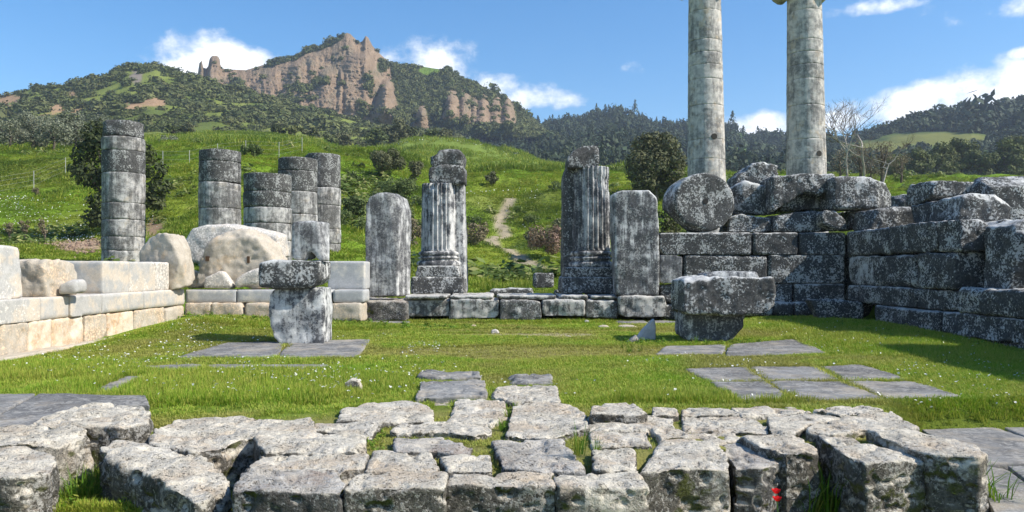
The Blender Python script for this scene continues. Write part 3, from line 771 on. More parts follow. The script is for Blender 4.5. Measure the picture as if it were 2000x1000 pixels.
P = P[keep]; s = r.lognormal(0, .3, len(P)) * 5.2
scatter('far_wood', P - [0, 0, 1.0], rotz(len(P), r, .05), np.stack([s, s, s * r.uniform(1.1, 1.7, len(P))], 1), r.integers(0, 6, len(P)), woods, M['wood'], 'dark pine and oak wood covering the ridge behind the temple', 'wood')
px, yp, P, t = sample_hill(gr, 12000, r, 1.06)
fm = np.maximum.reduce([blob(px, yp, 1830, 272, 125, 16), blob(px, yp, 1720, 292, 80, 20), blob(px, yp, 1800, 320, 46, 14), blob(px, yp, 1890, 318, 22, 16) * .9])
dn = fbm2(P[:, 0], P[:, 1], .03, 3, 47)
keep = (fm < .12) & ((yp < 268) | (dn > .42))
P, yp, px = P[keep], yp[keep], px[keep]; s = r.lognormal(0, .35, len(P)) * np.where(yp < 262, 4.6, 3.0)
s *= np.clip(P[:, 1] / 420, .5, 1.2)
scatter('hill_wood', P - [0, 0, .8], rotz(len(P), r, .05), np.stack([s, s, s * r.uniform(.9, 1.35, len(P))], 1), r.integers(0, 3, len(P)), woods, M['wood'], 'dark trees and thickets on the hill around the pale field', 'wood')

# ------------------------------------------------------------------ the restored wall on the left side of the court
XL = -9.5
def yl(px): return XL * -F / (CX - px)
wall = empty('restored_wall', (XL - .5, 18, 0), 'low restored wall of white marble over a cream stone course, running back along the court', 'wall')
for a, b, m in ((-560, -180, 'cream'), (-180, 0, 'cream'), (0, 55, 'cream'), (56, 103, 'orange'), (104, 166, 'orange'), (167, 211, 'cream'), (212, 264, 'orange'), (265, 324, 'cream'), (325, 361, 'cream')):
    block('stone_block', XL - 1.0, XL + random.uniform(-.03, .03), yl(a) + .015, yl(b) - .01, -.1, .655, M[m], wall, .01, big=.03, mid=.02, chip=.8, iters=3, cuts=3, cutd=.06)
for a, b, m in ((-560, -160, 'white'), (-160, 79, 'white'), (80, 136, 'white'), (137, 199, 'white'), (200, 281, 'white'), (282, 361, 'white')):
    block('stone_block', XL - 1.02, XL + .01, yl(a) + .006, yl(b) - .004, .66, 1.12, M[m], wall, .006, big=.008, mid=.005, chip=.6, iters=1, cuts=2, cutd=.07)
for y0, y1, w_ in ((9.5, 12.6, .33), (12.65, 15.9, .36), (15.95, 18.9, .28)):
    block('ledge_stone', XL + .02, XL + w_, y0, y1, -.2, .10, M['cream'], wall, .02, big=.02, mid=.008, chip=.7, iters=5)
block('marble_block', XL - 1.6, XL - .10, 13.3, 15.15, 1.12, 2.13, M['white'], None, .04, big=.03, mid=.012, chip=.9, iters=5, cuts=6, cutd=.06, label='thick white marble block with rounded corners, frontmost on the restored wall', cat='block')
block('marble_block', XL - 1.7, XL - .15, 15.8, 17.05, 1.12, 1.88, M['cream'], None, .05, big=.05, mid=.035, chip=.9, iters=1, cuts=8, cutd=.08, label='rough broken cream marble block with a chip against it, on the restored wall', cat='block')
front('marble_chip', [(112, 574), (116, 556), (138, 545), (149, 548), (149, 574)], 16.2, .45, M['white'], None, label='small white marble chip leaning against the rough cream block on the wall', cat='stone', chip=.9)
lb = empty('long_marble_block', (XL - .8, 19.5, 1.12), 'long smooth white marble block with a rough grey end, on the restored wall', 'block')
for y0, y1 in ((17.95, 19.2), (19.21, 20.6), (20.61, 21.45)):
    block('stone_block', XL - 1.45, XL - .06, y0, y1, 1.12, 1.885, M['white'], lb, .005, big=.012, mid=.006, chip=.6, iters=1, cuts=2, cutd=.06)
front('marble_boulder', [(262, 515), (272, 462), (300, 453), (333, 452), (349, 482), (358, 520), (361, 562), (328, 569), (296, 566)], 21.5, 1.1, M['cream'], None, yaw=-.25, shrink=.12, big=.05, mid=.03, chip=.7, iters=1, cuts=7, cutd=.12, label='tall pointed white marble boulder at the corner of the restored wall', cat='boulder')
# rear wall on the left, up to the doorway
rw = empty('rear_wall', (-8.2, 22.8, .3), 'low rear wall of smooth grey marble over rough cream footing, behind the stone stack', 'wall')
for a, b in ((361, 461), (462, 549), (550, 648), (649, 712)):
    front('stone_block', [(a + .6, 566), (b - .6, 566), (b - .6, 591), (a + .6, 591)], 22.45, .9, M['grey'], rw, big=.005, mid=.003, chip=.3, iters=2)
for a, b in ((360, 410), (412, 475), (477, 560), (562, 640), (642, 705)):
    front('footing_stone', [(a, 592), (b, 592), (b + 1, 628), (a - 1, 628)], 22.32, 1.0, M['cream'], rw, big=.05, mid=.02, chip=.8)
front('stone_block', [(640, 510), (712, 510), (712, 565), (640, 565)], 23.0, .9, M['grey'], rw, big=.006, mid=.003, chip=.3, iters=2)
front('marble_boulder', [(359, 512), (360, 470), (372, 447), (400, 439), (440, 440), (475, 446), (505, 452), (545, 461), (547, 505), (500, 520), (380, 514)], 23.75, 1.1, M['white'], None, sz=.1, big=.04, mid=.014, chip=.7, iters=2, cuts=4, cutd=.08, label='flat topped grey white marble boulder behind the big cream boulder', cat='boulder')
front('marble_boulder', [(378, 562), (386, 515), (400, 482), (420, 463), (436, 452), (470, 450), (502, 466), (522, 488), (536, 515), (548, 563)], 22.75, .95, M['cream'], None, sx=.15, sz=.12, big=.09, mid=.05, chip=.8, iters=1, cuts=7, cutd=.10, label='big domed cream marble boulder with small square holes, on the rear wall', cat='boulder')
front('marble_chip', [(397, 563), (399, 542), (428, 529), (435, 531), (453, 556), (450, 564)], 22.5, .5, M['white'], None, big=.01, chip=.4, iters=0, label='small wedge shaped white marble chip leaning on the domed boulder', cat='stone')
front('marble_chip', [(455, 562), (462, 545), (484, 530), (508, 524), (512, 562)], 22.5, .5, M['white'], None, big=.05, mid=.03, chip=.8, iters=1, cuts=8, cutd=.15, label='small rough white marble chunk between the wedge chip and the black slab', cat='stone')
front('marble_chip', [(361, 562), (363, 527), (383, 531), (390, 562)], 22.9, .5, M['orange'], None, big=.04, mid=.02, chip=.8, label='small orange stained stone at the foot of the domed boulder', cat='stone')

# ------------------------------------------------------------------ the stacked stones on the left slab
front('pier_stone', [(528, 575), (545, 561), (632, 561), (631, 673), (600, 677), (545, 674), (530, 660), (526, 620)], 17.0, .85, M['mix'], None, big=.05, mid=.02, chip=.8, iters=3, cuts=3, cutd=.06, label='upright block of black and white streaked marble carrying the black slab', cat='block')
front('pier_slab', [(502, 532), (507, 514), (530, 509), (625, 509), (626, 546), (612, 560), (590, 564), (540, 566), (507, 560)], 16.8, 1.0, M['dark'], None, big=.04, mid=.015, chip=.8, iters=3, cuts=5, cutd=.1, label='black crusted marble slab with white specks, laid across the streaked upright block', cat='slab')
front('stone_stub', [(569, 507), (569, 432), (622, 431), (632, 508), (622, 508), (608, 490), (598, 492), (594, 508)], 17.0, .7, M['jamb'], None, sx=.12, big=.03, mid=.012, chip=.6, label='grey marble stub with a dark hollow below, topmost on the black slab', cat='block')

# ------------------------------------------------------------------ the doorway: jambs, threshold, fluted columns
front('door_jamb', [(712, 402), (720, 386), (738, 376), (758, 375), (770, 383), (777, 405), (776, 580), (712, 581)], 24.0, 1.0, M['jamb'], None, sx=.3, big=.03, mid=.012, chip=.7, vox=.05, label='upright marble slab with a rounded top and bright white sides, beside the wider fluted gap', cat='door jamb')
front('door_jamb', [(1198, 378), (1212, 372), (1268, 371), (1284, 386), (1289, 470), (1287, 576), (1204, 579), (1200, 500)], 24.0, .95, M['jambdark'], None, big=.03, mid=.012, chip=.7, vox=.05, label='upright dark marble slab with a flat whitish top, beside the fallen drum', cat='door jamb')
th = empty('threshold', (0, 24.5, .05), 'long threshold of rough grey stone blocks under the two fluted columns', 'threshold')
for a, b in ((792, 872), (876, 962), (968, 1088), (1092, 1150), (1155, 1206)):
    front('top_slab', [(a, 577), (b, 577.5), (b, 584.6), (a, 585)], 23.85 + random.uniform(0, .25), 2.5, M['sill'], th, big=.03, mid=.02, chip=.9, iters=1, cuts=6, cutd=.3)
for a, b, t_, bt, Y in ((676, 793, 588, 628, 23.6), (794, 877, 585.5, 618, 24.1), (878, 975, 585.5, 622, 24.05), (976, 1057, 585.5, 625, 23.95), (1058, 1142, 585.5, 618, 24.0), (1143, 1207, 585.5, 621, 24.05), (1208, 1303, 579, 620, 23.9)):
    front('stone_block', [(a + .5, t_), (b + .5, t_), (b + .5, bt), (a, bt)], Y, 2.7, M['sill'] if a != 676 else M['foredk'], th, big=.05, mid=.03, chip=.9, iters=3, cuts=4, cutd=.08)
for a, b in ((678, 740), (741, 800), (1205, 1268), (1269, 1335)):
    front('step_stone', [(a, 629), (b, 629), (b, 646), (a, 646)], 23.2, .7, M['slab'], th, big=.02, chip=.6)
for a, b, t_, bt in ((1290, 1334, 556, 594), (1288, 1340, 592, 628)):
    front('stone_block', [(a, t_ + 2), (b, t_), (b, bt), (a, bt)], 24.3, 1.0, M['dark'], th, big=.06, mid=.03, chip=.9)
front('far_block', [(1042, 534), (1082, 533), (1083, 562), (1042, 562)], 30, 1.0, M['dark'], None, big=.03, label='small square grey block beyond the threshold beside the path', cat='block')
for i, (a, b, t_, lbl) in enumerate(((957, 1040, 563, 'long low grey stone beyond the threshold, next to the small square block'), (1084, 1122, 565, 'low stub of grey stone between the small square block and the dark fluted column'))):
    front('low_stone', [(a, t_ + 2), (b, t_), (b + 3, 582), (a - 2, 582)], 29, .9, M['dark'], None, big=.05, mid=.02, chip=.9, label=lbl, cat='stone')

def fluted(name, parent, x, y, z0, z1, R0, R1, mat, a0, a1, flutes=24, seed=0):
    """fluted drum: flutes between the angles a0..a1 (0 = towards +x, -90 = towards the viewer), smooth elsewhere"""
    na, nz = flutes * 10, 64
    th_ = np.linspace(0, 2 * math.pi, na, endpoint=False); zz = np.linspace(0, 1, nz)
    ph = (th_ * flutes / (2 * math.pi)) % 1.0
    prof = np.where((ph > .14) & (ph < .86), np.sqrt(np.clip(1 - ((ph - .5) / .36) ** 2, 0, 1)), 0)
    deg = np.degrees(th_) - 360
    on = ((deg > a0) & (deg < a1)).astype(float)
    TT, ZZ = np.meshgrid(th_, zz)
    R = R0 + (R1 - R0) * ZZ - .075 * (prof * on)[None, :] * sstep(0, .03, ZZ) * (1 - .0 * ZZ)
    S = np.stack([np.cos(TT).ravel() * 3, np.sin(TT).ravel() * 3, ZZ.ravel() * 5 + seed * 9], 1)
    dmg = sstep(.58, .74, fbm(S, 3, 70 + seed)).reshape(R.shape) * .07 * sstep(.35, 1, ZZ)
    R = R - dmg + (fbm(S * 5, 2, 71).reshape(R.shape) - .5) * .014
    V = np.stack([R * np.cos(TT), R * np.sin(TT), z0 * 0 + ZZ * (z1 - z0)], 2).reshape(-1, 3)
    i0 = (np.arange(nz - 1)[:, None] * na + np.arange(na)[None, :]); j0 = (np.arange(nz - 1)[:, None] * na + (np.arange(na) + 1)[None, :] % na)
    Fq = np.stack([i0.ravel(), j0.ravel(), j0.ravel() + na, i0.ravel() + na], 1)
    V = np.concatenate([V, [[0, 0, 0], [0, 0, z1 - z0]]]); nb = len(V) - 2; k = np.arange(na)
    T3 = np.concatenate([np.stack([(k + 1) % na, k, np.full(na, nb)], 1), np.stack([(nz - 1) * na + k, (nz - 1) * na + (k + 1) % na, np.full(na, nb + 1)], 1)])
    return link(name, mesh_np(name, V, [Fq, T3], mat), parent, Vector((x, y, z0)) - parent.location)
def turned(name, parent, x, y, z0, prof, mat, na=72, seed=0, amp=.02):
    prof = np.array(prof, float); th_ = np.linspace(0, 2 * math.pi, na, endpoint=False)
    R = prof[:, 0][:, None] * np.ones(na)[None, :]; Z = prof[:, 1][:, None] * np.ones(na)[None, :]
    S = np.stack([(np.cos(th_)[None, :] * R).ravel() * 2.2, (np.sin(th_)[None, :] * R).ravel() * 2.2, Z.ravel() * 3 + seed], 1)
    R = R - amp * 2 * (sstep(.5, .75, fbm(S, 3, 80 + seed)).reshape(R.shape)) * (R > .05) + (fbm(S * 4, 2, 81).reshape(R.shape) - .5) * amp * .6 * (R > .05)
    V = np.stack([R * np.cos(th_), R * np.sin(th_), Z], 2).reshape(-1, 3); nz = len(prof)
    i0 = (np.arange(nz - 1)[:, None] * na + np.arange(na)[None, :]); j0 = (np.arange(nz - 1)[:, None] * na + (np.arange(na) + 1)[None, :] % na)
    return link(name, mesh_np(name, V, np.stack([i0.ravel(), j0.ravel(), j0.ravel() + na, i0.ravel() + na], 1), mat), parent, Vector((x, y, z0)) - parent.location)
def round_prof(h, R, parts):
    """attic base moulding: list of (relative height, relative radius)"""
    pr = [(0.0, 0.0)]
    for zz_, rr in parts: pr.append((R * rr, h * zz_))
    pr.append((0.0, h)); return pr
def torus_prof(z0, z1, r_in, r_out, n=7): return [(z0 + (z1 - z0) * (1 - math.cos(t)) / 2, r_in + (r_out - r_in) * math.sin(t)) for t in np.linspace(0, math.pi, n)]
ATTIC = torus_prof(0, .30, 1.18, 1.27) + [(.33, 1.14), (.40, 1.09), (.46, 1.14)] + torus_prof(.48, .60, 1.14, 1.20) + [(.62, 1.10), (.68, 1.08)] + torus_prof(.70, .98, 1.06, 1.17) + [(1.0, 1.03)]
def pxw(px, Y): return (px - CX) / F * Y
def pz(py, Y): return EYE - (py - HZ) / F * Y
YF = 26.3
c1 = empty('fluted_column', (pxw(858, YF), YF, pz(573, YF)), 'pale fluted column stump with a flat pier on one side and a broken bulging top', 'column')
front('plinth', [(803, 541), (905, 541), (907, 574), (802, 574)], YF - .95, 1.9, M['dark'], c1, big=.02, mid=.008, chip=.5)
front('plinth', [(815, 519), (893, 519), (900, 541), (810, 541)], YF - .85, 1.7, M['dark'], c1, big=.02, mid=.008, chip=.5)
xc = pxw(857, YF)
turned('base_moulding', c1, xc, YF, pz(519, YF), round_prof(pz(491, YF) - pz(519, YF), .60, ATTIC), M['flute'], seed=3)
fluted('fluted_shaft', c1, xc, YF, pz(491, YF), pz(360, YF), .60, .575, M['flute'], -205, -48, seed=1)
front('pier', [(868, 318), (904, 318), (911, 574), (866, 574)], YF - .10, 1.3, M['flute'], c1, big=.015, mid=.008, chip=.5)
front('drum', [(836, 327), (845, 322), (900, 322), (908, 328), (910, 359), (836, 360)], YF - .35, 1.0, M['coltop'], c1, big=.05, mid=.02, chip=.9, iters=10)
front('drum', [(840, 325), (838, 303), (853, 301), (855, 293), (872, 288), (895, 291), (906, 303), (905, 325)], YF - .35, 1.0, M['coltop'], c1, big=.05, mid=.02, chip=.9, iters=12)
c2 = empty('fluted_column', (pxw(1155, YF), YF, pz(573, YF)), 'dark fluted column stump with an obliquely broken top, next to the flat topped slab', 'column')
front('plinth', [(1098, 541), (1200, 541), (1202, 574), (1096, 574)], YF - .95, 1.9, M['dark'], c2, big=.02, mid=.008, chip=.5)
front('plinth', [(1104, 522), (1197, 522), (1199, 541), (1102, 541)], YF - .85, 1.7, M['dark'], c2, big=.02, mid=.008, chip=.5)
xc = pxw(1154, YF)
turned('base_moulding', c2, xc, YF, pz(522, YF), round_prof(pz(490, YF) - pz(522, YF), .63, ATTIC), M['flute'], seed=5)
fluted('fluted_shaft', c2, xc, YF, pz(490, YF), pz(328, YF), .665, .62, M['flute'], -150, 20, seed=2)
front('pier', [(1101, 345), (1106, 325), (1126, 325), (1130, 574), (1099, 574)], YF - .16, 1.3, M['coltop'], c2, big=.02, mid=.01, chip=.6)
front('drum', [(1107, 327), (1108, 308), (1120, 293), (1140, 283), (1168, 282), (1171, 290), (1172, 327)], YF - .55, 1.1, M['coltop'], c2, big=.03, mid=.012, chip=.7, iters=8)

# ------------------------------------------------------------------ broken round columns on the left and the two tall columns
def column(label, x0, x1, Y, ys, base_z, mats, taper=.0, wob=1.0, cat='column', name='broken_column', topcut=None):
    """drums between the listed joint heights (pixels, top first) down to base_z"""
    cx, R = pxw((x0 + x1) / 2, Y), (x1 - x0) / 2 / F * Y
    zs = [pz(q, Y) for q in ys] + [base_z]
    root = empty(name, (cx, Y, base_z), label, cat)
    H_ = zs[0] - base_z
    for i in range(len(zs) - 1):
        za, zb = zs[i + 1], zs[i]
        ra, rb = R * (1 + taper * (1 - (za - base_z) / H_)), R * (1 + taper * (1 - (zb - base_z) / H_))
        k = random.uniform(.994, 1.003)
        drum('drum', cx + random.uniform(-.02, .02) * wob, Y, za, zb - .001, ra * k, rb * k, M[mats[min(i, len(mats) - 1)]], root, big=.02, mid=.01, chip=.7, iters=0, cuts=3, cutd=.03, vox=.055, topcut=topcut if i == 0 else None)
    return root
column('tallest broken column of grey drums with a narrower dark cap drum, by the bushy tree', 203, 280, 40.0, [271, 297, 340, 398, 430, 463, 490], 1.2, ['column', 'coltop', 'column'], .01)
C1 = bpy.data.objects['broken_column']
drum('cap_drum', pxw(241, 40) , 40.0, pz(270, 40), pz(239, 40), .96, .96, M['coltop'], C1, big=.04, mid=.015, chip=.7, vox=.085)
column('broken column with black upper drums, rising behind the domed cream boulder', 391, 469, 40.0, [296, 318, 358, 408], 1.2, ['coltop', 'coltop', 'column'], .01)
column('short wide broken column, pale below and dark above, behind the stacked stones', 478, 568, 34.5, [342, 376, 407, 437, 470], 1.0, ['coltop', 'coltop', 'column'], .0)
column('dark broken column behind the short wide one', 544, 619, 42.0, [311, 336, 376, 420], 1.2, ['coltop', 'coltop', 'column'], .0)
column('broken column of pale drums under one black lichened top drum', 597, 665, 46.0, [303, 368, 402, 448, 476], 1.4, ['coltop', 'column'], .0)
def tall_column(label, x0, x1, x0t, x1t, holes, top_py):
    Y = 40.0; base_z = 2.0
    ca_, cb_ = (x0 + x1) / 2, (x0t + x1t) / 2
    Ra, Rb = (x1 - x0) / 2 / F * Y, (x1t - x0t) / 2 / F * Y
    root = empty('tall_column', (pxw(ca_, Y), Y, base_z), label, 'column')
    ys = [top_py, 27, 84, 108, 132, 160, 210, 276, 314]
    zs = [pz(q, Y) for q in ys] + [5.2, 3.4]
    zt, zb_ = zs[0], pz(335, Y)
    for i in range(len(zs) - 1):
        a, b = zs[i + 1], zs[i]
        def rad(z): return Ra + (Rb - Ra) * (z - zb_) / (zt - zb_)
        def cen(z): return pxw(ca_ + (cb_ - ca_) * (z - zb_) / (zt - zb_), Y)
        drum('drum', cen(a), Y, a, b - .001, rad(a), rad(b), M['tall'], root, big=.012, mid=.008, chip=.6, iters=0, cuts=0, vox=.036, lean=(cen(b) - cen(a), 0))
    drum('base', pxw(ca_, Y), Y, 2.0, 3.4, Ra * 1.3, Ra * 1.2, M['tall'], root, big=.03, vox=.1)
    ct, rt = pxw(cb_, Y), Rb
    # ionic capital: echinus, volute rolls and abacus just above the frame
    turned('capital', root, ct, Y, zt, [(0, 0), (rt * 1.0, 0), (rt * 1.06, .10), (rt * 1.24, .30), (rt * 1.26, .42), (rt * 1.1, .52), (0, .52)], M['tall'], seed=9)
    for s in (-1, 1):
        cyl = []
        n = 20
        for q in (-.98, .98):
            cyl += [(ct + s * rt * 1.2 + .42 * math.cos(t), Y + q, zt - .34 + .42 * math.sin(t)) for t in np.linspace(0, 2 * math.pi, n, endpoint=False)]
        add_stone('volute', cyl, [list(range(n)), list(range(n, 2 * n))] + [[i, (i + 1) % n, n + (i + 1) % n, n + i] for i in range(n)], M['tall'], root, vox=.07, big=.02)
    block('abacus', ct - rt * 1.35, ct + rt * 1.35, Y - 1.0, Y + 1.0, zt + .53, zt + .75, M['tall'], root, vox=.07)
    for hx, hy in holes:
        p = W(hx, hy, Y); cxx = pxw(ca_ + (cb_ - ca_) * .2, Y); rr = Ra * .985
        yy = Y - math.sqrt(max(.01, rr ** 2 - (p[0] - cxx) ** 2))
        nrm = Vector((p[0] - cxx, yy - Y, 0)).normalized()
        a = np.linspace(0, 2 * math.pi, 14, endpoint=False)
        tx = Vector((-nrm.y, nrm.x, 0))
        V = [tuple(Vector((p[0], yy, p[2])) + nrm * d + tx * (.16 * math.cos(t)) + Vector((0, 0, .15 * math.sin(t)))) for d in (-.25, .012) for t in a]
        V = np.array(V); me = bpy.data.meshes.new('hole_shade')
        me.from_pydata([tuple(v - np.array(root.location)) for v in V], [], [list(range(14, 28))] + [[i, (i + 1) % 14, 14 + (i + 1) % 14, 14 + i] for i in range(14)])
        me.materials.append(M['hole']); link('hole_shade', me, root)
    return root
T_ = NT('dark_socket_shade'); M['hole'] = T_.finish((.05, .045, .04), 1.0)  # near-black stands for the shade inside the holes; the discs sit proud
tall_column('tall standing column of pale drums rising behind the fallen drum', 1343.5, 1416, 1345.5, 1406, [(1386, 272)], -40)
tall_column('tall standing column with a scroll capital in view, next to the bare trees', 1537.5, 1612, 1539, 1602, [(1586, 305)], -29)

# ------------------------------------------------------------------ right: back wall, side wall, fallen blocks
bw = empty('back_wall', (6.5, 24.6, .3), 'high wall of black crusted marble blocks below the fallen drum', 'wall')
YB = 24.2
for a, b, t_, bt in ((1287, 1470, 454, 497.5), (1471, 1560, 454, 497.5), (1561, 1652, 454, 497.5), (1287, 1335, 498, 553), (1336, 1500, 498, 553), (1501, 1652, 498, 553), (1335, 1440, 553.5, 604), (1441, 1550, 553.5, 604), (1551, 1652, 553.5, 604)):
    front('stone_block', [(a + .6, t_), (b - .6, t_), (b - .6, bt), (a + .6, bt)], YB + random.uniform(-.015, .015), 1.1, M['wall'] if a > 1290 else M['jamb'] if t_ == 498 else M['wall'], bw, big=.025, mid=.016, chip=.7, iters=2, vox=.055, cuts=3, cutd=.06)
for a, b in ((1340, 1420), (1421, 1512), (1513, 1552), (1553, 1600)):
    front('footing_stone', [(a, 590), (b - 1, 590), (b - 1, 618), (a, 618)], YB - .35, 1.0, M['wall'], bw, big=.03, chip=.8)
front('low_stone', [(1580, 583), (1688, 589), (1690, 625), (1600, 625)], 22.6, .7, M['wall'], None, shrink=.1, big=.04, chip=.8, label='broken low dark stone lying in the shaded corner of the two dark walls', cat='stone')
XR = 10.45
sw = empty('side_wall', (XR + .5, 19, .2), 'stepped side wall of black crusted marble blocks with lit ends, running along the court', 'wall')
def yr(px, x=XR): return x * F / (px - CX)
kw = dict(big=.04, mid=.026, chip=.8, iters=1, vox=.05, cuts=5, cutd=.06)
for x, a, b, z0, z1, w_ in (
        (XR - .15, 1711, 1833, .17, .67, .9), (XR - .17, 1834, 1978, .17, .68, .9), (XR - .15, 1979, 2400, .17, .68, .9),
        (XR - .03, 1656, 1790, .69, 1.2, .9), (XR - .03, 1791, 1869, .69, 1.2, .9), (XR - .12, 1870, 2060, .69, 1.27, 1.2), (XR - .12, 2061, 2500, .69, 1.27, 1.2),
        (XR, 1656, 1712, 1.21, 2.08, .95), (XR, 1713, 1786, 1.21, 2.07, .95), (XR, 1787, 1866, 1.21, 2.1, 1.0),
        (XR + .02, 1656, 1735, 2.11, 2.86, .8), (XR + .02, 1736, 1831, 2.12, 2.88, .72), (XR + .02, 1832, 1876, 2.12, 2.87, .74)):
    dx = random.uniform(-.05, .05)
    block('stone_block', x + dx, x + w_ + random.uniform(-.15, .1), yr(b, x) + .006, yr(a, x) - .006, z0, z1 - .008, M['wall'], sw, .03, **kw)
for a, b in ((1715, 1790), (1791, 1850), (1851, 1930), (1931, 2030), (2031, 2300)):
    block('footing_stone', XR - .05 + random.uniform(-.04, .04), XR + .6, yr(b) + .02, yr(a) - .02, -.2, .165, M['wall'] if random.random() < .6 else M['foredk'], sw, .03, big=.03, mid=.015, chip=.9)
for z0, z1, dx in ((1.28, 2.05, .0), (2.06, 2.85, .1), (2.86, 3.5, .5)):
    for y0, y1 in ((8.6, 10.7), (10.72, 12.9), (12.92, 15.0)):
        block('stone_block', XR + dx, XR + 1.3, y0, y1, z0, z1, M['wall'], sw, .03, **kw)
# fill behind the side wall carries the upper blocks
block('wall_core', XR + .3, XR + .9, 23.7, 25.6, .2, 2.8, M['wall'], sw, big=.03, vox=.12)
block('wall_core', XR + .72, XR + 3.4, 17.7, 25.0, .2, 2.72, M['wall'], sw, big=.04, vox=.12)
block('wall_core', XR + 1.0, XR + 4.2, 14.0, 17.4, .2, 1.2, M['wall'], sw, big=.04, vox=.12)
DR = dict(cat='block')
# fallen drum, standing on its rim
dc = W(1377, 395, 24.3); a_ = np.linspace(0, 2 * math.pi, 44, endpoint=False)
P_ = [np.array([dc[0] + .99 * math.cos(t), dc[1] + .12 * math.cos(t) - .0, dc[2] + .93 * math.sin(t)]) for t in a_]
V_, F_ = prism(P_, [p + np.array([-.18, 1.15, 0]) for p in P_])
fd = add_stone('fallen_drum', V_, F_, M['dark'], None, big=.03, mid=.012, chip=.6, iters=4, vox=.05, label='round column drum standing on its rim on the dark back wall', cat='column drum')
n_ = 14; hc = dc + np.array([.02, -.012, .03])
V_ = [(.085 * math.cos(t) + hc[0], hc[1] + d, .085 * math.sin(t) + hc[2]) for d in (.2, -.008) for t in np.linspace(0, 2 * math.pi, n_, endpoint=False)]
me = bpy.data.meshes.new('dowel_shade'); me.from_pydata([tuple(np.array(v) - np.array(fd.location)) for v in V_], [], [list(range(n_, 2 * n_))] + [[i, (i + 1) % n_, n_ + (i + 1) % n_, n_ + i] for i in range(n_)]); me.materials.append(M['hole']); link('dowel_shade', me, fd)  # dark disc proud of the drum face, coloured as the hole's shade
def pile(px, Y, depth, m, label, **k):
    kk = dict(big=.055, mid=.03, chip=.8, iters=1, vox=.055, cuts=8, cutd=.16); kk.update(k)
    return front('fallen_block', px, Y, depth, M[m], None, label=label, cat='block', **kk)
pile([(1421, 453), (1425, 424), (1448, 418), (1508, 416), (1510, 453)], 24.6, 1.1, 'wall', 'low black block on the back wall right behind the fallen drum')
pile([(1512, 452), (1516, 420), (1560, 413), (1602, 411), (1606, 452)], 24.35, 1.2, 'wall', 'white speckled block on the back wall below the big undercut block')
pile([(1606, 453), (1605, 416), (1612, 411), (1652, 412), (1655, 452)], 23.95, 1.1, 'dark', 'pale fronted block jutting from the corner over the pale drip stain')
pile([(1657, 449), (1658, 412), (1725, 406), (1731, 440)], 24.6, 1.3, 'wall', 'dark block in the corner under the squared block')
pile([(1422, 418), (1430, 368), (1455, 352), (1480, 350), (1504, 354), (1510, 418)], 25.0, 1.2, 'dark', 'dark broken block standing between the fallen drum and the undercut block')
pile([(1438, 366), (1437, 345), (1458, 330), (1470, 318), (1495, 317), (1519, 322), (1520, 350), (1500, 360)], 25.3, 1.2, 'dark', 'jagged moulded block, topmost of the pile between the two tall columns', big=.09, mid=.04)
pile([(1507, 414), (1507, 346), (1520, 341), (1590, 339), (1630, 340), (1632, 358), (1624, 372), (1600, 380), (1572, 374), (1540, 396), (1520, 408)], 24.4, 1.5, 'dark', 'big block with a pale top and deeply undercut front, below the scroll capital column', cuts=2, cutd=.05)
pile([(1525, 414), (1535, 374), (1632, 366), (1634, 414)], 25.0, 1.0, 'wall', 'dark block half hidden in the hollow of the undercut block')
pile([(1629, 408), (1630, 346), (1645, 343), (1702, 344), (1720, 352), (1752, 355), (1757, 362), (1758, 402), (1735, 407)], 23.9, 1.5, 'dark', 'large squared block with a light grey end, beside the undercut block', big=.03)
pile([(1750, 430), (1759, 379), (1803, 377), (1812, 430)], 26.5, 1.0, 'dark', 'small pale block on the wall top in front of the green strip')
pile([(1700, 455), (1704, 410), (1770, 402), (1830, 392), (1840, 455)], 22.8, 1.2, 'wall', 'long dark block sloping up along the wall top')
pile([(1822, 396), (1820, 353), (1866, 345), (1934, 345), (1935, 378), (1880, 392)], 20.8, 1.4, 'dark', 'squared block with a pale lit face, high on the side wall', big=.03)
pile([(1822, 446), (1824, 394), (1900, 388), (1905, 446)], 20.4, 1.4, 'wall', 'black block under the pale faced block on the side wall')
pile([(1870, 436), (1873, 385), (1900, 378), (1960, 377), (1975, 392), (1978, 400), (1968, 436)], 19.2, 1.3, 'dark', 'boulder with a white sloping top on the end of the side wall', big=.06)
pile([(1936, 450), (1934, 345), (1950, 338), (2060, 336), (2070, 450)], 19.9, 1.5, 'wall', 'tall black block behind the white topped boulder')
pile([(1935, 462), (1940, 440), (1965, 427), (1985, 432), (1988, 470)], 18.6, .9, 'dark', 'rounded grey lump wedged behind the end of the side wall')
pile([(1972, 520), (1962, 470), (1985, 450), (2060, 455), (2070, 520)], 18.3, 1.0, 'wall', 'rough dark boulder beside the end of the side wall')
pile([(1968, 566), (1975, 520), (2000, 500), (2080, 500), (2090, 566)], 17.6, 1.1, 'dark', 'round shouldered dark boulder on the low step of the side wall')
pile([(1930, 566), (1936, 505), (1972, 500), (1975, 566)], 18.8, .9, 'foredk', 'brownish stone in the gap behind the lit end of the side wall')

pile([(1985, 600), (1992, 440), (2030, 425), (2180, 430), (2200, 600)], 16.6, 1.2, 'wall', 'rough dark boulder cut by the photo edge, at the near end of the pile')
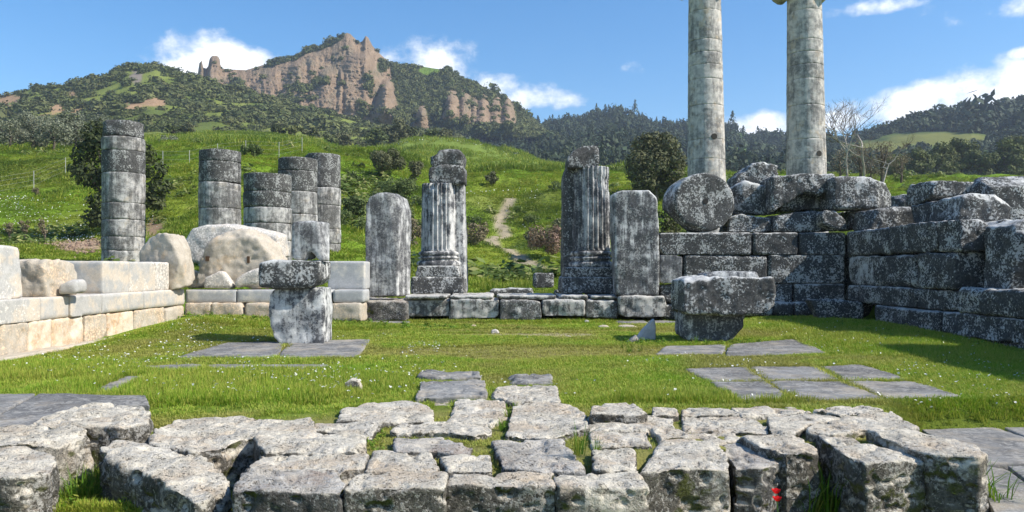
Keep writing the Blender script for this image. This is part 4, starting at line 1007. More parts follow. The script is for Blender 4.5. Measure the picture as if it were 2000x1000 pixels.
# stacked stones on the right slab
front('pier_stone', [(1335, 612), (1375, 608), (1456, 614), (1450, 640), (1430, 667), (1400, 671), (1338, 668)], 17.6, 1.0, M['mix'], None, big=.05, mid=.02, chip=.8, iters=3, label='low block of black and white marble carrying the wide lichened block', cat='block')
ps = front('pier_slab', [(1334, 612), (1335, 548), (1345, 543), (1372, 541), (1511, 543), (1515, 575), (1512, 598), (1494, 613), (1420, 616)], 17.2, 1.3, M['dark'], None, yaw=-.03, big=.04, mid=.03, chip=.85, iters=2, cuts=4, cutd=.08, label='wide lichened block with a ragged dark front on the low black and white block', cat='block')
front('thin_slab', [(1370, 545), (1383, 533), (1420, 530), (1480, 530), (1486, 546)], 17.7, .9, M['mix'], None, big=.02, chip=.8, label='thin pale slab lying on the wide lichened block', cat='slab')
front('marble_shard', [(1243, 660), (1248, 650), (1279, 620), (1283, 640), (1282, 668), (1262, 676), (1244, 672)], 17.8, .16, M['grey'], None, yaw=.25, big=.015, mid=.006, chip=.4, iters=3, label='pointed white marble shard standing in the grass', cat='stone')
front('low_stone', [(1210, 690), (1220, 676), (1243, 655), (1250, 668), (1240, 690)], 17.4, .3, M['foredk'], None, big=.03, chip=.8, label='small dark stone at the foot of the pointed white shard', cat='stone')

# ------------------------------------------------------------------ paving slabs in the grass
def slabs(label, z, pieces, mat='slab', h=.16, name='slab_paving', **k):
    c = np.mean([on_plane(*p, z) for pc in pieces for p in pc], 0)
    root = empty(name, (c[0], c[1], z - h), label, 'paving')
    for pc in pieces: top('paving_slab', pc, z, h, M[mat], root, **{**dict(big=.014, mid=.008, chip=.8, iters=4, vox=.04, foot=.94, cuts=2, cutd=.35), **k})
    return root
slabs('flat grey marble paving under the black capped stone stack', .05, [[(340, 697), (445, 668), (560, 666), (540, 697)], [(543, 697), (563, 666), (725, 662), (712, 680), (695, 697)]])
slabs('narrow strip of three grey slabs in front of the stack paving', .045, [[(253, 713), (395, 711), (400, 724), (310, 725)], [(397, 711), (500, 710), (500, 722), (402, 724)], [(502, 711), (642, 711), (634, 722), (503, 722)]])
slabs('single pointed grey slab half sunk in the grass behind the dark paving', .04, [[(168, 768), (215, 746), (245, 734), (299, 732), (272, 745), (225, 768)]])
slabs('pale paving of two slabs under the wide lichened block', .05, [[(1280, 690), (1300, 674), (1420, 671), (1412, 690)], [(1416, 694), (1424, 671), (1560, 661), (1614, 688), (1520, 692)]])
slabs('flat grey paving of six slabs set in the grass near the side wall', .04, [
    [(1328, 719), (1457, 715), (1497, 742), (1384, 744)], [(1459, 715), (1594, 714), (1644, 742), (1499, 742)], [(1596, 714), (1702, 711), (1784, 742), (1647, 742)],
    [(1386, 745.5), (1498, 743.5), (1550, 781), (1436, 785)], [(1500, 743.5), (1646, 743.2), (1726, 776), (1553, 781)], [(1649, 743.4), (1788, 743.4), (1880, 773), (1729, 776)]])
slabs('large flat grey paving sloping away beside the long corner block', -.26, [
    [(1800, 838), (1945, 834), (2120, 900), (1960, 905), (1890, 905)], [(1952, 832), (2230, 830), (2400, 895), (2125, 899)], [(1893, 908), (1960, 908), (2090, 1010), (1945, 1010)], [(1966, 908), (2420, 900), (2600, 1010), (2096, 1010)]], h=.2)
slabs('smooth dark grey paving slab behind the brown corner block', .10, [[(-330, 770), (-60, 768), (70, 768), (-60, 840), (-420, 840)], [(74, 768), (285, 771), (294, 790), (196, 792), (60, 832), (-56, 840)]], h=.3)

# ------------------------------------------------------------------ the weathered foundation in front
fo = empty('foundation', (0, 8, -.6), 'broad foundation of pitted pale stone blocks with grassy joints across the front', 'foundation')
ZT = .08
def fs(c, pts, z=ZT, h=.75, m='fore', **k):
    k = {**dict(big=.026, mid=.020, chip=.8, iters=2, pit=.026, cuts=4, cutd=.04, vox=.016), **k}
    pts = cv(c, pts) if c else pts
    # leave a worn joint between neighbours
    a = np.array(pts); ctr = a.mean(0); a = ctr + (a - ctr) * 1.03
    return top('stone_block', [tuple(p) for p in a], z + random.uniform(-.02, .02), h, M[m], fo, **k)
# front row
fs('B', [(290, 690), (330, 668), (990, 690), (1115, 790), (1060, 830), (215, 815)], m='foredk', flare=.03, iters=10, tilt=(0, .05))
fs('B', [(1205, 700), (1885, 688), (1870, 805), (1090, 812)], m='fore')
fs('C', [(330, 700), (880, 690), (1115, 690), (1128, 790), (860, 790), (288, 785)], m='fore')
fs('C', [(1128, 700), (1780, 680), (1870, 800), (1145, 800)], m='fore', iters=12, flare=.02)
fs('D', [(760, 405), (950, 420), (1160, 430), (1270, 540), (1312, 650), (1000, 650), (590, 668)], m='fore', iters=11)
fs('D', [(1215, 462), (1430, 460), (1620, 520), (1735, 580), (1560, 650), (1340, 640), (1290, 560)], m='foredk', z=.03, iters=12)
fs('D', [(1375, 392), (1800, 392), (1965, 480), (1990, 520), (1740, 540), (1500, 470)], m='fore')
fs('E', [(385, 392), (500, 380), (640, 408), (770, 470), (960, 490), (1210, 545), (1215, 570), (760, 612), (590, 540)], m='fore', z=.10)
fs('E', [(780, 352), (1160, 365), (1440, 430), (1600, 485), (1700, 545), (1640, 575), (1260, 540), (1050, 482), (900, 420)], m='fore', z=.15)
# second row
fs('B', [(470, 530), (860, 525), (1270, 545), (1225, 650), (1000, 690), (330, 650)])
fs('B', [(1315, 520), (1750, 520), (1850, 672), (1240, 685)])
fs('C', [(235, 560), (630, 550), (655, 672), (310, 675)])
fs('C', [(645, 440), (1190, 430), (1390, 665), (1080, 680), (740, 650)], m='foredk')
fs('C', [(1425, 505), (1760, 512), (1785, 662), (1445, 668)])
fs('C', [(1400, 370), (1850, 370), (1880, 475), (1430, 490)])
# third row
fs('B', [(445, 275), (845, 262), (870, 370), (1240, 400), (1250, 515), (480, 525), (400, 420)])
fs('B', [(850, 290), (1390, 290), (1300, 395), (1235, 392), (860, 365)], m='fore')
fs('C', [(-130, 430), (250, 415), (490, 470), (480, 545), (180, 520), (-100, 520)], m='foredk')
fs('C', [(820, 140), (1260, 150), (1380, 235), (1390, 340), (1110, 415), (760, 395)])
fs('C', [(1395, 250), (1620, 262), (1890, 262), (1850, 362), (1400, 365)])
fs('C', [(-140, 365), (-60, 295), (250, 290), (600, 300), (640, 370), (500, 400), (300, 372), (-90, 372)])
fs('C', [(290, 292), (370, 118), (740, 128), (772, 240), (640, 305)])
fs('C', [(172, 135), (360, 128), (290, 285), (175, 275)], z=.0)
fs('B', [(1090, 190), (1300, 150), (1690, 130), (1780, 180), (1780, 280), (1480, 290), (1040, 282)])
fs(None, [(824, 746), (946, 741), (950, 771), (812, 776)], z=.09, m='slab')
fs(None, [(967, 753), (1084, 752), (1093, 784), (1000, 784), (962, 772)], z=.09)
fs(None, [(984, 731), (1077, 730), (1080, 748), (1000, 749)], z=.07, m='slab')
fs(None, [(824, 721), (860, 724), (934, 726), (938, 737), (850, 738), (818, 734)], z=.06, m='slab')
# rear right
fs('D', [(230, 172), (470, 150), (585, 152), (655, 232), (580, 244), (215, 238)], z=.14)
fs('D', [(700, 182), (880, 180), (905, 232), (690, 236)], z=.11)
fs('D', [(930, 190), (1120, 182), (1300, 192), (1390, 238), (930, 240)])
fs('D', [(935, 250), (1420, 246), (1600, 335), (1600, 382), (1350, 370), (950, 355)])
fs('D', [(520, 255), (860, 246), (870, 330), (700, 342), (535, 335)])
fs('D', [(690, 345), (920, 355), (1010, 402), (760, 420)])
fs('D', [(1370, 182), (1560, 165), (1800, 160), (1930, 222), (1560, 238)])
fs('E', [(0, 245), (340, 232), (600, 255), (300, 320), (210, 380), (10, 378)], z=.10)
fs('E', [(345, 190), (740, 160), (890, 200), (570, 240)], z=.10)
fs('E', [(570, 262), (950, 212), (1150, 332), (1155, 352), (760, 350), (520, 392), (330, 372), (310, 330)], z=.12)
fs(None, [(1345, 846), (1436, 842), (1452, 857), (1398, 868), (1332, 862)], z=.06)
fs(None, [(1428, 796), (1500, 793), (1524, 809), (1450, 815)], z=.06)
# loose blocks on the left
def loose(c, pts, z, h, m, label, **k):
    return top('loose_block', cv(c, pts), z, h, M[m], None, label=label, cat='block', **{**dict(big=.05, mid=.03, chip=.9, iters=3, pit=.03, cuts=5, cutd=.06, vox=.017), **k})
loose('A', [(780, 535), (900, 480), (1140, 478), (1500, 560), (1740, 620), (1815, 745), (1690, 850), (1520, 870), (1180, 700), (860, 615)], .04, .55, 'fore', 'pale tilted block with a shaded underside, lying askew in the tall grass', tilt=(-.04, .03))
loose('A', [(1215, 350), (1390, 260), (2055, 256), (2130, 290), (2040, 410), (1880, 430), (1720, 500), (1500, 525), (1180, 470)], .07, .55, 'fore', 'whitish block with a ragged front edge between the tilted block and the foundation')
loose('A', [(190, 310), (330, 240), (560, 180), (800, 150), (1100, 172), (1168, 240), (1160, 300), (930, 335), (720, 325), (420, 330)], .16, .62, 'fore', 'brownish block with a mossy front corner, in front of the smooth dark paving slab', iters=13)
loose('A', [(-380, 340), (0, 318), (690, 322), (725, 345), (600, 400), (440, 440), (0, 470), (-400, 470)], .17, .7, 'fore', 'grey block split by a mossy cleft, behind the big cracked corner block')
loose('A', [(-700, 500), (0, 468), (350, 506), (460, 590), (420, 680), (200, 730), (-700, 740)], .12, .9, 'fore', 'big cracked corner block with black and white lichen on its front', iters=12)

# small loose stones
def pebble(px, py, w_, h_, m, label, z=None):
    z0 = z if z is not None else 0.0
    p = on_plane(px, py, z0); z0 = Hs(p[0], p[1]); p = on_plane(px, py, z0); Y = p[1]
    a = [(px - w_ / 2, py), (px - w_ * .42, py - h_ * .7), (px - w_ * .1, py - h_), (px + w_ * .3, py - h_ * .85), (px + w_ / 2, py - h_ * .3), (px + w_ * .45, py + 1)]
    return front('loose_stone', a, Y, w_ / F * Y * .8, M[m], None, label=label, cat='stone', big=.02, mid=.008, chip=.9, vox=max(.012, w_ / F * Y / 14))
pebble(687, 770, 37, 30, 'fore', 'rounded grey stone with a white side lying in the daisies')
pebble(967, 652, 15, 8, 'white', 'small white stone on the bare strip before the threshold')
pebble(1147, 633, 12, 8, 'white', 'small white stone close under the threshold')
pebble(1180, 642, 22, 6, 'cream', 'flat cream stone on the turf under the threshold')
pebble(1228, 642, 40, 6, 'cream', 'long flat cream stone next to the step')
pebble(925, 640, 12, 6, 'cream', 'tiny cream stone on the bare turf before the threshold')
pebble(1110, 660, 14, 5, 'cream', 'small cream stone on the gravel strip')
wear_stones()
def socket(o, px, py, w_, h_):
    """a dark box coloured as the shade of a hole, proud of the stone, at the surface point seen at this pixel"""
    me = o.data; V = np.empty(len(me.vertices) * 3); me.vertices.foreach_get('co', V); V = V.reshape(-1, 3) + np.array(o.location)
    q = np.hypot(CX + F * V[:, 0] / V[:, 1] - px, HZ - F * (V[:, 2] - EYE) / V[:, 1] - py)
    k = np.where(q < max(5, w_))[0]; Y = V[k, 1].min() if len(k) else o.location.y
    a = [W(px - w_ / 2, py - h_ / 2, Y), W(px + w_ / 2, py - h_ / 2, Y), W(px + w_ / 2, py + h_ / 2, Y), W(px - w_ / 2, py + h_ / 2, Y)]
    vv = [p + [0, -.012, 0] - np.array(o.location) for p in a] + [p + [0, .2, 0] - np.array(o.location) for p in a]
    m2 = bpy.data.meshes.new('hole_shade'); m2.from_pydata([tuple(v) for v in vv], [], [(0, 1, 2, 3)] + [(i, (i + 1) % 4, 4 + (i + 1) % 4, 4 + i) for i in range(4)])
    m2.materials.append(M['holebrown']); link('hole_shade', m2, o)
M['holebrown'] = NT('brown_socket_shade').finish((.10, .06, .035), 1.0)  # brown painted for the shade in the boulder's holes; nothing is cut
for o in list(bpy.data.objects):
    if o.get('label', '').startswith('big domed cream'): socket(o, 405, 505, 7, 9); socket(o, 485, 507, 5, 13)

# ------------------------------------------------------------------ trees and shrubs
M['bark'] = stone_mat('grey_bark', (.16, .13, .10), (.10, .08, .06), dark=(.04, .03, .025), amt=.4, speck=0, bump=.6)
M['palebark'] = stone_mat('pale_bark', (.48, .43, .36), (.34, .30, .25), dark=(.16, .13, .11), amt=.35, speck=0, bump=.4)
M['twig'] = stone_mat('brown_twigs', (.20, .15, .11), (.15, .11, .08), amt=.2, speck=0, bump=.2)
M['oak'] = foliage_mat('evergreen_oak_leaves', (.165, .165, .08), (.105, .112, .05), None, .5, .2)
M['darkleaf'] = foliage_mat('dark_evergreen_leaves', (.085, .098, .035), (.052, .068, .024), None, .5, .15)
M['olive'] = foliage_mat('olive_leaves', (.25, .26, .175), (.165, .18, .115), None, .35, .2)
M['shrub'] = foliage_mat('pale_shrub_leaves', (.15, .19, .06), (.10, .135, .045), None, .5, .3)
M['brownleaf'] = foliage_mat('brown_dry_twigs', (.28, .23, .14), (.20, .16, .095), None, .6, .15)
M['redtwig'] = foliage_mat('reddish_dry_twigs', (.30, .19, .145), (.19, .15, .085), None, .6, .15)
def tube(pts, radii, sides=7):
    V, Fq = [], []
    pts = [np.asarray(p, float) for p in pts]
    for i, p in enumerate(pts):
        d = (pts[min(i + 1, len(pts) - 1)] - pts[max(i - 1, 0)]); d = d / (np.linalg.norm(d) + 1e-9)
        u = np.cross(d, [.3, .9, .1]); u /= np.linalg.norm(u) + 1e-9; v = np.cross(d, u)
        for k in range(sides):
            t = 2 * math.pi * k / sides; V.append(p + radii[i] * (u * math.cos(t) + v * math.sin(t)))
        if i:
            for k in range(sides):
                a, b = (i - 1) * sides + k, (i - 1) * sides + (k + 1) % sides
                Fq.append((a, b, b + sides, a + sides))
    return np.array(V), np.array(Fq)
def merge(parts):
    V, Fq, o = [], [], 0
    for v, f in parts: V.append(v); Fq.append(f + o); o += len(v)
    return np.concatenate(V), np.concatenate(Fq)
def crown_cards(clumps, per, leaf, seed, dens_shell=.5):
    r = np.random.default_rng(seed); C, N_ = [], []
    for (c, rad) in clumps:
        n = max(40, int(per * 2.6 * rad ** 2))
        d = r.normal(size=(n, 3)); d /= np.linalg.norm(d, axis=1)[:, None]
        q = d * rad * (r.uniform(dens_shell, 1.08, n) ** .7)[:, None] * [1, 1, .85]
        C.append(np.asarray(c) + q); N_.append(d + r.normal(size=(n, 3)) * .55 + [0, 0, .25])
    C, N_ = np.concatenate(C), np.concatenate(N_)
    return leaf_quads(C, N_, leaf * r.uniform(.6, 1.4, len(C)), 1.0, seed)
def tree(name, cat, label, px, Y, top_py, half_px, mat, leaf=.14, per=90, bare_frac=.18, lobes=14, seed=1, bark='bark', group=None, clumps_px=None, base_py=None, trunk=True):
    """a tree or bush standing on the ground at direction px, distance Y; crown up to top_py, half width half_px (photo pixels)"""
    r = np.random.default_rng(seed)
    x = pxw(px, Y); z0 = Hs(x, Y) if base_py is None else pz(base_py, Y)
    h = pz(top_py, Y) - z0; rw_ = half_px / F * Y
    root = empty(name, (x, Y, z0), label, cat, group)
    cl = []
    if clumps_px:
        for a, b, rr in clumps_px: cl.append((W(a, b, Y + r.uniform(-1, 1) * rr / F * Y * .6) - np.array([x, Y, z0]), rr / F * Y))
    else:
        ch = h * (1 - bare_frac)
        for k in range(lobes):
            d = r.normal(size=3); d /= np.linalg.norm(d)
            cl.append((np.array([d[0] * rw_ * .66, d[1] * rw_ * .66, h * bare_frac + ch * .5 + d[2] * ch * .34]), min(rw_, ch * .5) * r.uniform(.34, .55)))
        cl.append((np.array([0, 0, h * bare_frac + ch * .5]), min(rw_, ch * .5) * .6))
    if trunk:
        parts = [tube([(0, 0, -.3), (.03 * h, .01 * h, h * .25), (.0, .02 * h, h * .55), (-.02 * h, 0, h * .8)], [.055 * h * .7, .042 * h * .7, .025 * h * .7, .008 * h])]
        for c, rr in cl[:9]:
            s0 = np.array([.02 * h, .01 * h, h * r.uniform(.15, .4)])
            parts.append(tube([s0, s0 * .45 + c * .55 + [0, 0, -.04 * h], c], [.02 * h, .012 * h, .004 * h], 5))
        v, f = merge(parts); link('trunk', mesh_np('trunk', v, f, M[bark]), root)
    V, Fq = crown_cards(cl, per, leaf, seed)
    link('crown', mesh_np('crown', V, Fq, M[mat], smooth=False), root)
    return root
# big dark evergreen behind the tallest broken column
tree('evergreen_tree', 'tree', 'big dark evergreen tree behind the tallest broken column', 225, 58, 225, 85, 'darkleaf', .17, 95, seed=3,
     clumps_px=[(180, 258, 24), (205, 252, 22), (232, 268, 26), (168, 300, 28), (172, 340, 30), (195, 280, 32), (200, 350, 30), (195, 395, 26), (185, 425, 22), (205, 425, 26), (235, 330, 40), (275, 300, 28), (300, 330, 26), (312, 365, 22), (295, 390, 26), (308, 395, 18), (270, 380, 30), (150, 330, 18), (240, 410, 26)])
tree('round_oak', 'tree', 'round evergreen oak with a dense olive brown crown, behind the flat topped jamb', 1281, 84, 256, 56, 'oak', .17, 120, .06, 22, 5,
     clumps_px=[(1281, 292, 30), (1255, 285, 24), (1305, 286, 24), (1245, 312, 24), (1318, 312, 22), (1281, 320, 36), (1240, 338, 20), (1318, 338, 20), (1262, 352, 26), (1302, 352, 26), (1281, 270, 16), (1262, 268, 12), (1300, 268, 13), (1281, 368, 22), (1232, 325, 12), (1330, 325, 10), (1250, 365, 16), (1312, 364, 16)], base_py=385)
for i, (px, Y, tp, hw) in enumerate([(-60, 128, 222, 40), (18, 122, 224, 40), (62, 130, 216, 34), (104, 122, 222, 34), (146, 128, 216, 36), (190, 132, 222, 30), (-130, 126, 225, 40), (330, 140, 262, 22)]):
    wh = ['grey olive tree standing outside the olive row, off past the wall end', 'grey green olive tree with a wide soft crown, first of the row on the bank', 'olive tree with a dark trunk, second in the row above the grass bank', 'olive tree with twin stems in the middle of the row on the bank', 'olive tree third before the big dark evergreen, in the row on the bank', 'olive tree half hidden behind the big dark evergreen', 'grey olive tree beyond the end of the bank', 'small olive tree by the wire fence, uphill of the tallest broken column'][i]
    tree('olive_tree', 'tree', wh, px, Y, tp, hw, 'olive', .17, 46, .10, 16, 20 + i, group='olive trees on the bank')
BSH = [(757, 90, 289, 34, 'oak', .13, 'dark round bush in the meadow, uphill of the rounded jamb', 'bush'),
       (812, 92, 307, 16, 'oak', .12, 'small dark bush next to the pale fluted column top', 'bush'),
       (782, 72, 342, 42, 'shrub', .11, 'pale willowy shrub above the rounded jamb', 'shrub'),
       (735, 76, 372, 30, 'shrub', .12, 'yellow green shrub showing above the top of the rounded jamb', 'shrub'),
       (690, 64, 380, 26, 'shrub', .12, 'bright shrub between the pale drum column and the rounded jamb', 'shrub'),
       (813, 55, 420, 20, 'brownleaf', .09, 'brownish shrub in the gap between the rounded jamb and the pale fluted column', 'shrub'),
       (930, 62, 412, 24, 'brownleaf', .09, 'brown dry shrub just past the pale fluted column', 'shrub'),
       (1068, 58, 426, 36, 'redtwig', .09, 'reddish brown bare bush beside the dark fluted column', 'bush'),
       (1040, 60, 436, 16, 'oak', .1, 'dark green bush at the edge of the reddish bare bush', 'bush'),
       (1308, 46, 376, 26, 'oak', .1, 'olive hedge bush behind the flat topped jamb', 'bush'),
       (1212, 60, 345, 22, 'darkleaf', .12, 'dark shrub in the gap behind the dark fluted column', 'shrub'),
       (700, 92, 318, 22, 'shrub', .13, 'light green shrub upslope beside the pale drum column', 'shrub'),
       (490, 90, 280, 26, 'shrub', .14, 'bright green bush on the bank between the black topped columns', 'bush'),
       (200, 62, 400, 16, 'shrub', .1, 'small grey green bush at the foot of the big dark evergreen', 'bush'),
       (960, 100, 334, 12, 'oak', .12, 'tiny dark bush on the crest of the meadow', 'bush')]
for i, (px, Y, tp, hw, m, lf, lbl, cat) in enumerate(BSH):
    tree('meadow_bush', cat, lbl, px, Y, tp, hw, m, lf, 190, .04, 12, 60 + i, 'bark', trunk=False)
WS = [(668, 60, 1.0, 'shrub', 'olive green wild shrub low beside the foot of the pale drum column'), (695, 84, 1.3, 'shrub', 'pale wild shrub high on the slope, over the pale drum column'),
      (712, 58, 1.0, 'shrub', 'pale wild shrub peeping past the shaded shoulder of the rounded jamb'), (752, 80, 1.5, 'shrub', 'pale wild shrub directly below the dark round meadow bush'),
      (801, 66, 1.2, 'oak', 'dark wild shrub just past the bright edge of the rounded jamb'), (822, 78, 1.3, 'shrub', 'pale wild shrub touching the pale fluted column halfway up'),
      (925, 76, 1.1, 'shrub', 'pale wild shrub between the pale fluted column and the bend of the path'), (1040, 78, 1.2, 'shrub', 'pale wild shrub across the path, above the reddish bare bush'),
      (1092, 70, 1.2, 'oak', 'dark wild shrub against the shaded side of the dark fluted column'), (1086, 92, 1.1, 'shrub', 'small pale wild shrub high beside the broken top of the dark fluted column')]
for i, (px, Y, sz, m, lbl) in enumerate(WS):
    x = pxw(px, Y); yb = HZ - (Hs(x, Y) - EYE) * F / Y; sz *= F / Y
    tree('wild_shrub', 'shrub', lbl, px, Y, yb - sz * 1.3, sz, m, .10, 150, .02, 9, 300 + i, trunk=False, group='wild shrubs on the meadow')
for i, (px, tp, hw) in enumerate([(640, 262, 22), (668, 258, 20), (700, 262, 20), (735, 252, 24), (772, 228, 26), (800, 246, 20), (845, 250, 20), (872, 246, 20), (904, 260, 20), (575, 270, 24), (605, 268, 22), (545, 272, 18), (340, 256, 22), (370, 258, 20)]):
    names = ['beside the pale meadow knoll', 'second along the field edge', 'third along the field edge', 'with a bare trunk on the knoll edge', 'tall and dark, highest behind the knoll', 'lower, next to the tall dark one', 'standing on the knoll crest', 'twin crowned, on the knoll crest', 'last on the knoll above the pale fluted column', 'wide, above the dark broken column', 'wide, above the pale drum column', 'small, above the short wide column', 'over the fence behind the tallest column', 'over the fence towards the black topped column']
    Yf = 255 + (i % 3) * 8 if i < 9 else 232; gy_ = HZ - (Hs(pxw(px, Yf), Yf) - EYE) * F / Yf
    tree('field_tree', 'tree', 'dark green field tree ' + names[i], px, Yf, min(tp, gy_ - 22), hw, ['scrub', 'oak', 'darkleaf'][i % 3], .45, 16, .15, 9, 90 + i, base_py=gy_ + 2, group='trees along the field edge')
for i, (px, tp, hw) in enumerate([(18, 424, 10), (48, 420, 10), (86, 418, 11), (70, 366, 8)]):
    tree('sapling', 'sapling', ['thin dark sapling nearest the photo edge on the bank', 'thin dark sapling second on the bank', 'thin dark sapling nearest the earth bank', 'thin grey sapling high on the bank under the olives'][i], px, 56 if i < 3 else 76, tp, hw, 'brownleaf', .06, 60, .3, 8, 120 + i)
# bare trees beside the right standing column
def bare_tree(label, px, Y, base_py, top_py, lean, seed, spread=.5, mat='palebark'):
    r = np.random.default_rng(seed); parts = []; tw = []
    x = pxw(px, Y); z0 = pz(base_py, Y); h = pz(top_py, Y) - z0
    root = empty('bare_tree', (x, Y, z0), label, 'tree')
    def grow(p, d, L, rad, lev):
        q = [p]; n = 4
        for k in range(n):
            d = d + r.normal(size=3) * .13 + np.array([0, 0, .05]); d /= np.linalg.norm(d); q.append(q[-1] + d * L / n)
        (parts if lev < 3 else tw).append(tube(q, list(np.linspace(rad, rad * .55, n + 1)), 5 if lev < 2 else 3))
        if lev >= 5: return
        for k in range(3):
            a = q[r.integers(2, n + 1)] if k else q[-1]
            dd = d + r.normal(size=3) * spread; dd[2] = abs(dd[2]) * .7 + .15; dd /= np.linalg.norm(dd)
            grow(a, dd, L * r.uniform(.6, .84), rad * .62, lev + 1)
    grow(np.array([0, 0, -.5]), np.array([lean, 0, 1.0]), h * .46, .017 * h, 0)
    v, f = merge(parts); link('trunk', mesh_np('trunk', v, f, M[mat]), root)
    v, f = merge(tw); link('twigs', mesh_np('twigs', v, f, M['twig']), root)
bare_tree('pale barked bare tree next to the tall column with the scroll capital', 1656, 75, 352, 212, -.03, 5)
bare_tree('tallest pale barked bare tree, behind the squared block', 1690, 77, 352, 190, .05, 8)
bare_tree('leaning bare tree with twisted white limbs above the squared block', 1724, 74, 352, 250, .35, 12, .7)
for i, (px, tp, hw) in enumerate([(1640, 285, 24), (1680, 262, 30), (1722, 268, 30), (1760, 292, 22), (1700, 300, 34)]):
    tree('leafless_thicket', 'thicket', ['brown leafless thicket against the tall scroll capital column', 'brown thicket around the foot of the bare trees', 'brown thicket behind the leaning bare tree', 'low brown thicket ending over the green strip', 'dense low brown thicket above the squared block'][i], px, 96, tp, hw, 'brownleaf', .09, 34, .05, 12, 140 + i, base_py=352)
for i, (px, tp, hw, Y) in enumerate([(1790, 285, 30, 215), (1840, 280, 34, 225), (1875, 262, 30, 230), (1915, 290, 36, 220), (1960, 270, 36, 230), (1995, 262, 36, 235), (1750, 300, 22, 210), (1860, 315, 30, 205), (1990, 320, 40, 200)]):
    tree('hillside_tree', 'tree', 'dark hillside tree ' + ['below the pale field', 'second from the field edge', 'tallest in the clump under the field', 'in front of the clump under the field', 'rounded, above the pale faced block', 'above the tall black block', 'small and lone at the field corner', 'low, over the small pale block', 'low, over the tall black block'][i], px, Y, tp, hw, 'scrub', .42, 20, .05, 12, 160 + i, base_py=350, group='trees on the far hillside')
# wire fence along the top of the bank
fen = empty('wire_fence', (pxw(300, 90), 90, Hs(pxw(300, 90), 90)), 'wire fence on thin pale posts along the top of the grass bank', 'fence')
FP = [(-40, 78), (66, 80), (128, 88), (200, 92), (262, 90), (318, 84), (370, 86), (425, 88), (480, 90), (545, 92), (590, 94)]
M['post'] = NT('grey_painted_post').finish((.42, .42, .38), .8)
tops = []
for px, Y in FP:
    x = pxw(px, Y); z = Hs(x, Y)
    v, f = tube([(0, 0, -.2), (0, 0, 1.85), (0, .0, 2.0)], [.035, .035, .03], 6)
    link('fence_post', mesh_np('fence_post', v, f, M['post']), fen, Vector((x, Y, z)) - fen.location); tops.append((x, Y, z))
wires = []
for hh in (.5, 1.0, 1.5, 1.9):
    wires.append(tube([np.array([a, b, c + hh]) - np.array(fen.location) for a, b, c in tops], [.006] * len(tops), 3))
v, f = merge(wires); link('wire', mesh_np('wire', v, f, M['post']), fen)

# ------------------------------------------------------------------ grass, weeds and daisies
def grass_mat(name, c1, c2, c3, trans=.3, fold=None):
    T = NT(name)
    P = T.new('ShaderNodeNewGeometry', 0)
    r = T.new('ShaderNodeObjectInfo', 5)
    isl = T.t.nodes.new('ShaderNodeNewGeometry').outputs['Random Per Island']
    col = T.mix(T.ramp(T.noise(P, .9, 4, .6), .38, .66), c1, c2)
    col = T.mix(T.ramp(T.math('ADD', T.math('MULTIPLY', isl, .6), T.math('MULTIPLY', T.noise(P, .55, 3, .6), .6)), .62, .85), col, c3)
    if fold: col = T.mix(T.math('MULTIPLY', T.ramp(T.noise(P, .075, 4, .62), .44, .62), .8), col, fold)
    dr = T.new('ShaderNodeAttribute', 2, {'attribute_type': 'INSTANCER', 'attribute_name': 'dry'})
    col = T.mix(T.math('MULTIPLY', dr, .8), col, (.31, .285, .075))
    g = T.math('ADD', .7, T.math('MULTIPLY', isl, .6))
    col = T.mix(1.0, col, T.new('ShaderNodeCombineColor', 0, None, i0=g, i1=g, i2=g), 'MULTIPLY')
    return T.finish(col, .6, trans=trans, spec=.3)
M['grass'] = grass_mat('turf_grass', (.21, .355, .018), (.165, .305, .015), (.35, .36, .06))
M['meadow'] = grass_mat('meadow_grass', (.21, .315, .020), (.16, .275, .02), (.34, .34, .06), fold=(.105, .165, .022))
M['weed'] = grass_mat('weed_leaves', (.14, .28, .016), (.10, .21, .016), (.24, .26, .04))
def tuft(name, n, rad, h, w, mat, seed, bend=.5):
    r = np.random.default_rng(seed); V, Q, T3 = [], [], []
    for k in range(n):
        a, b = r.uniform(0, 6.283), rad * math.sqrt(r.uniform())
        p = np.array([b * math.cos(a), b * math.sin(a), 0]); d = np.array([math.cos(a + r.normal() * .8), math.sin(a + r.normal() * .8), 0]) * bend * r.uniform(.2, 1.2)
        s = np.array([-d[1], d[0], 0]); s = s / (np.linalg.norm(s) + 1e-9) * w; hh = h * r.uniform(.5, 1.15)
        i = len(V)
        V += [p - s, p + s, p + d * hh * .35 + [0, 0, hh * .6] - s * .75, p + d * hh * .35 + [0, 0, hh * .6] + s * .75, p + d * hh + [0, 0, hh * (1 - .25 * np.linalg.norm(d))]]
        Q.append((i, i + 1, i + 3, i + 2)); T3.append((i + 2, i + 3, i + 4))
    return mesh_np(name, np.array(V), [np.array(Q), np.array(T3)], mat, smooth=True)
def weed_mesh(name, n, mat, seed):
    r = np.random.default_rng(seed)
    d = r.normal(size=(n, 3)); d[:, 2] = np.abs(d[:, 2]); d /= np.linalg.norm(d, axis=1)[:, None]
    C = d * r.uniform(.2, 1, (n, 1)) * [.5, .5, .8] + [0, 0, .05]
    V, Q = leaf_quads(C, d + r.normal(size=(n, 3)) * .5 + [0, 0, .5], .13 * r.uniform(.6, 1.3, n), 1.2, seed)
    return mesh_np(name, V, Q, mat, smooth=False)
def daisy_mesh(name, seed):
    r = np.random.default_rng(seed); V = [[0, 0, .0]]; n = 7
    V += [[math.cos(t), math.sin(t), .15] for t in np.linspace(0, 6.283, n, endpoint=False)]
    V = np.array(V); T3 = np.array([(0, 1 + k, 1 + (k + 1) % n) for k in range(n)])
    return V, T3
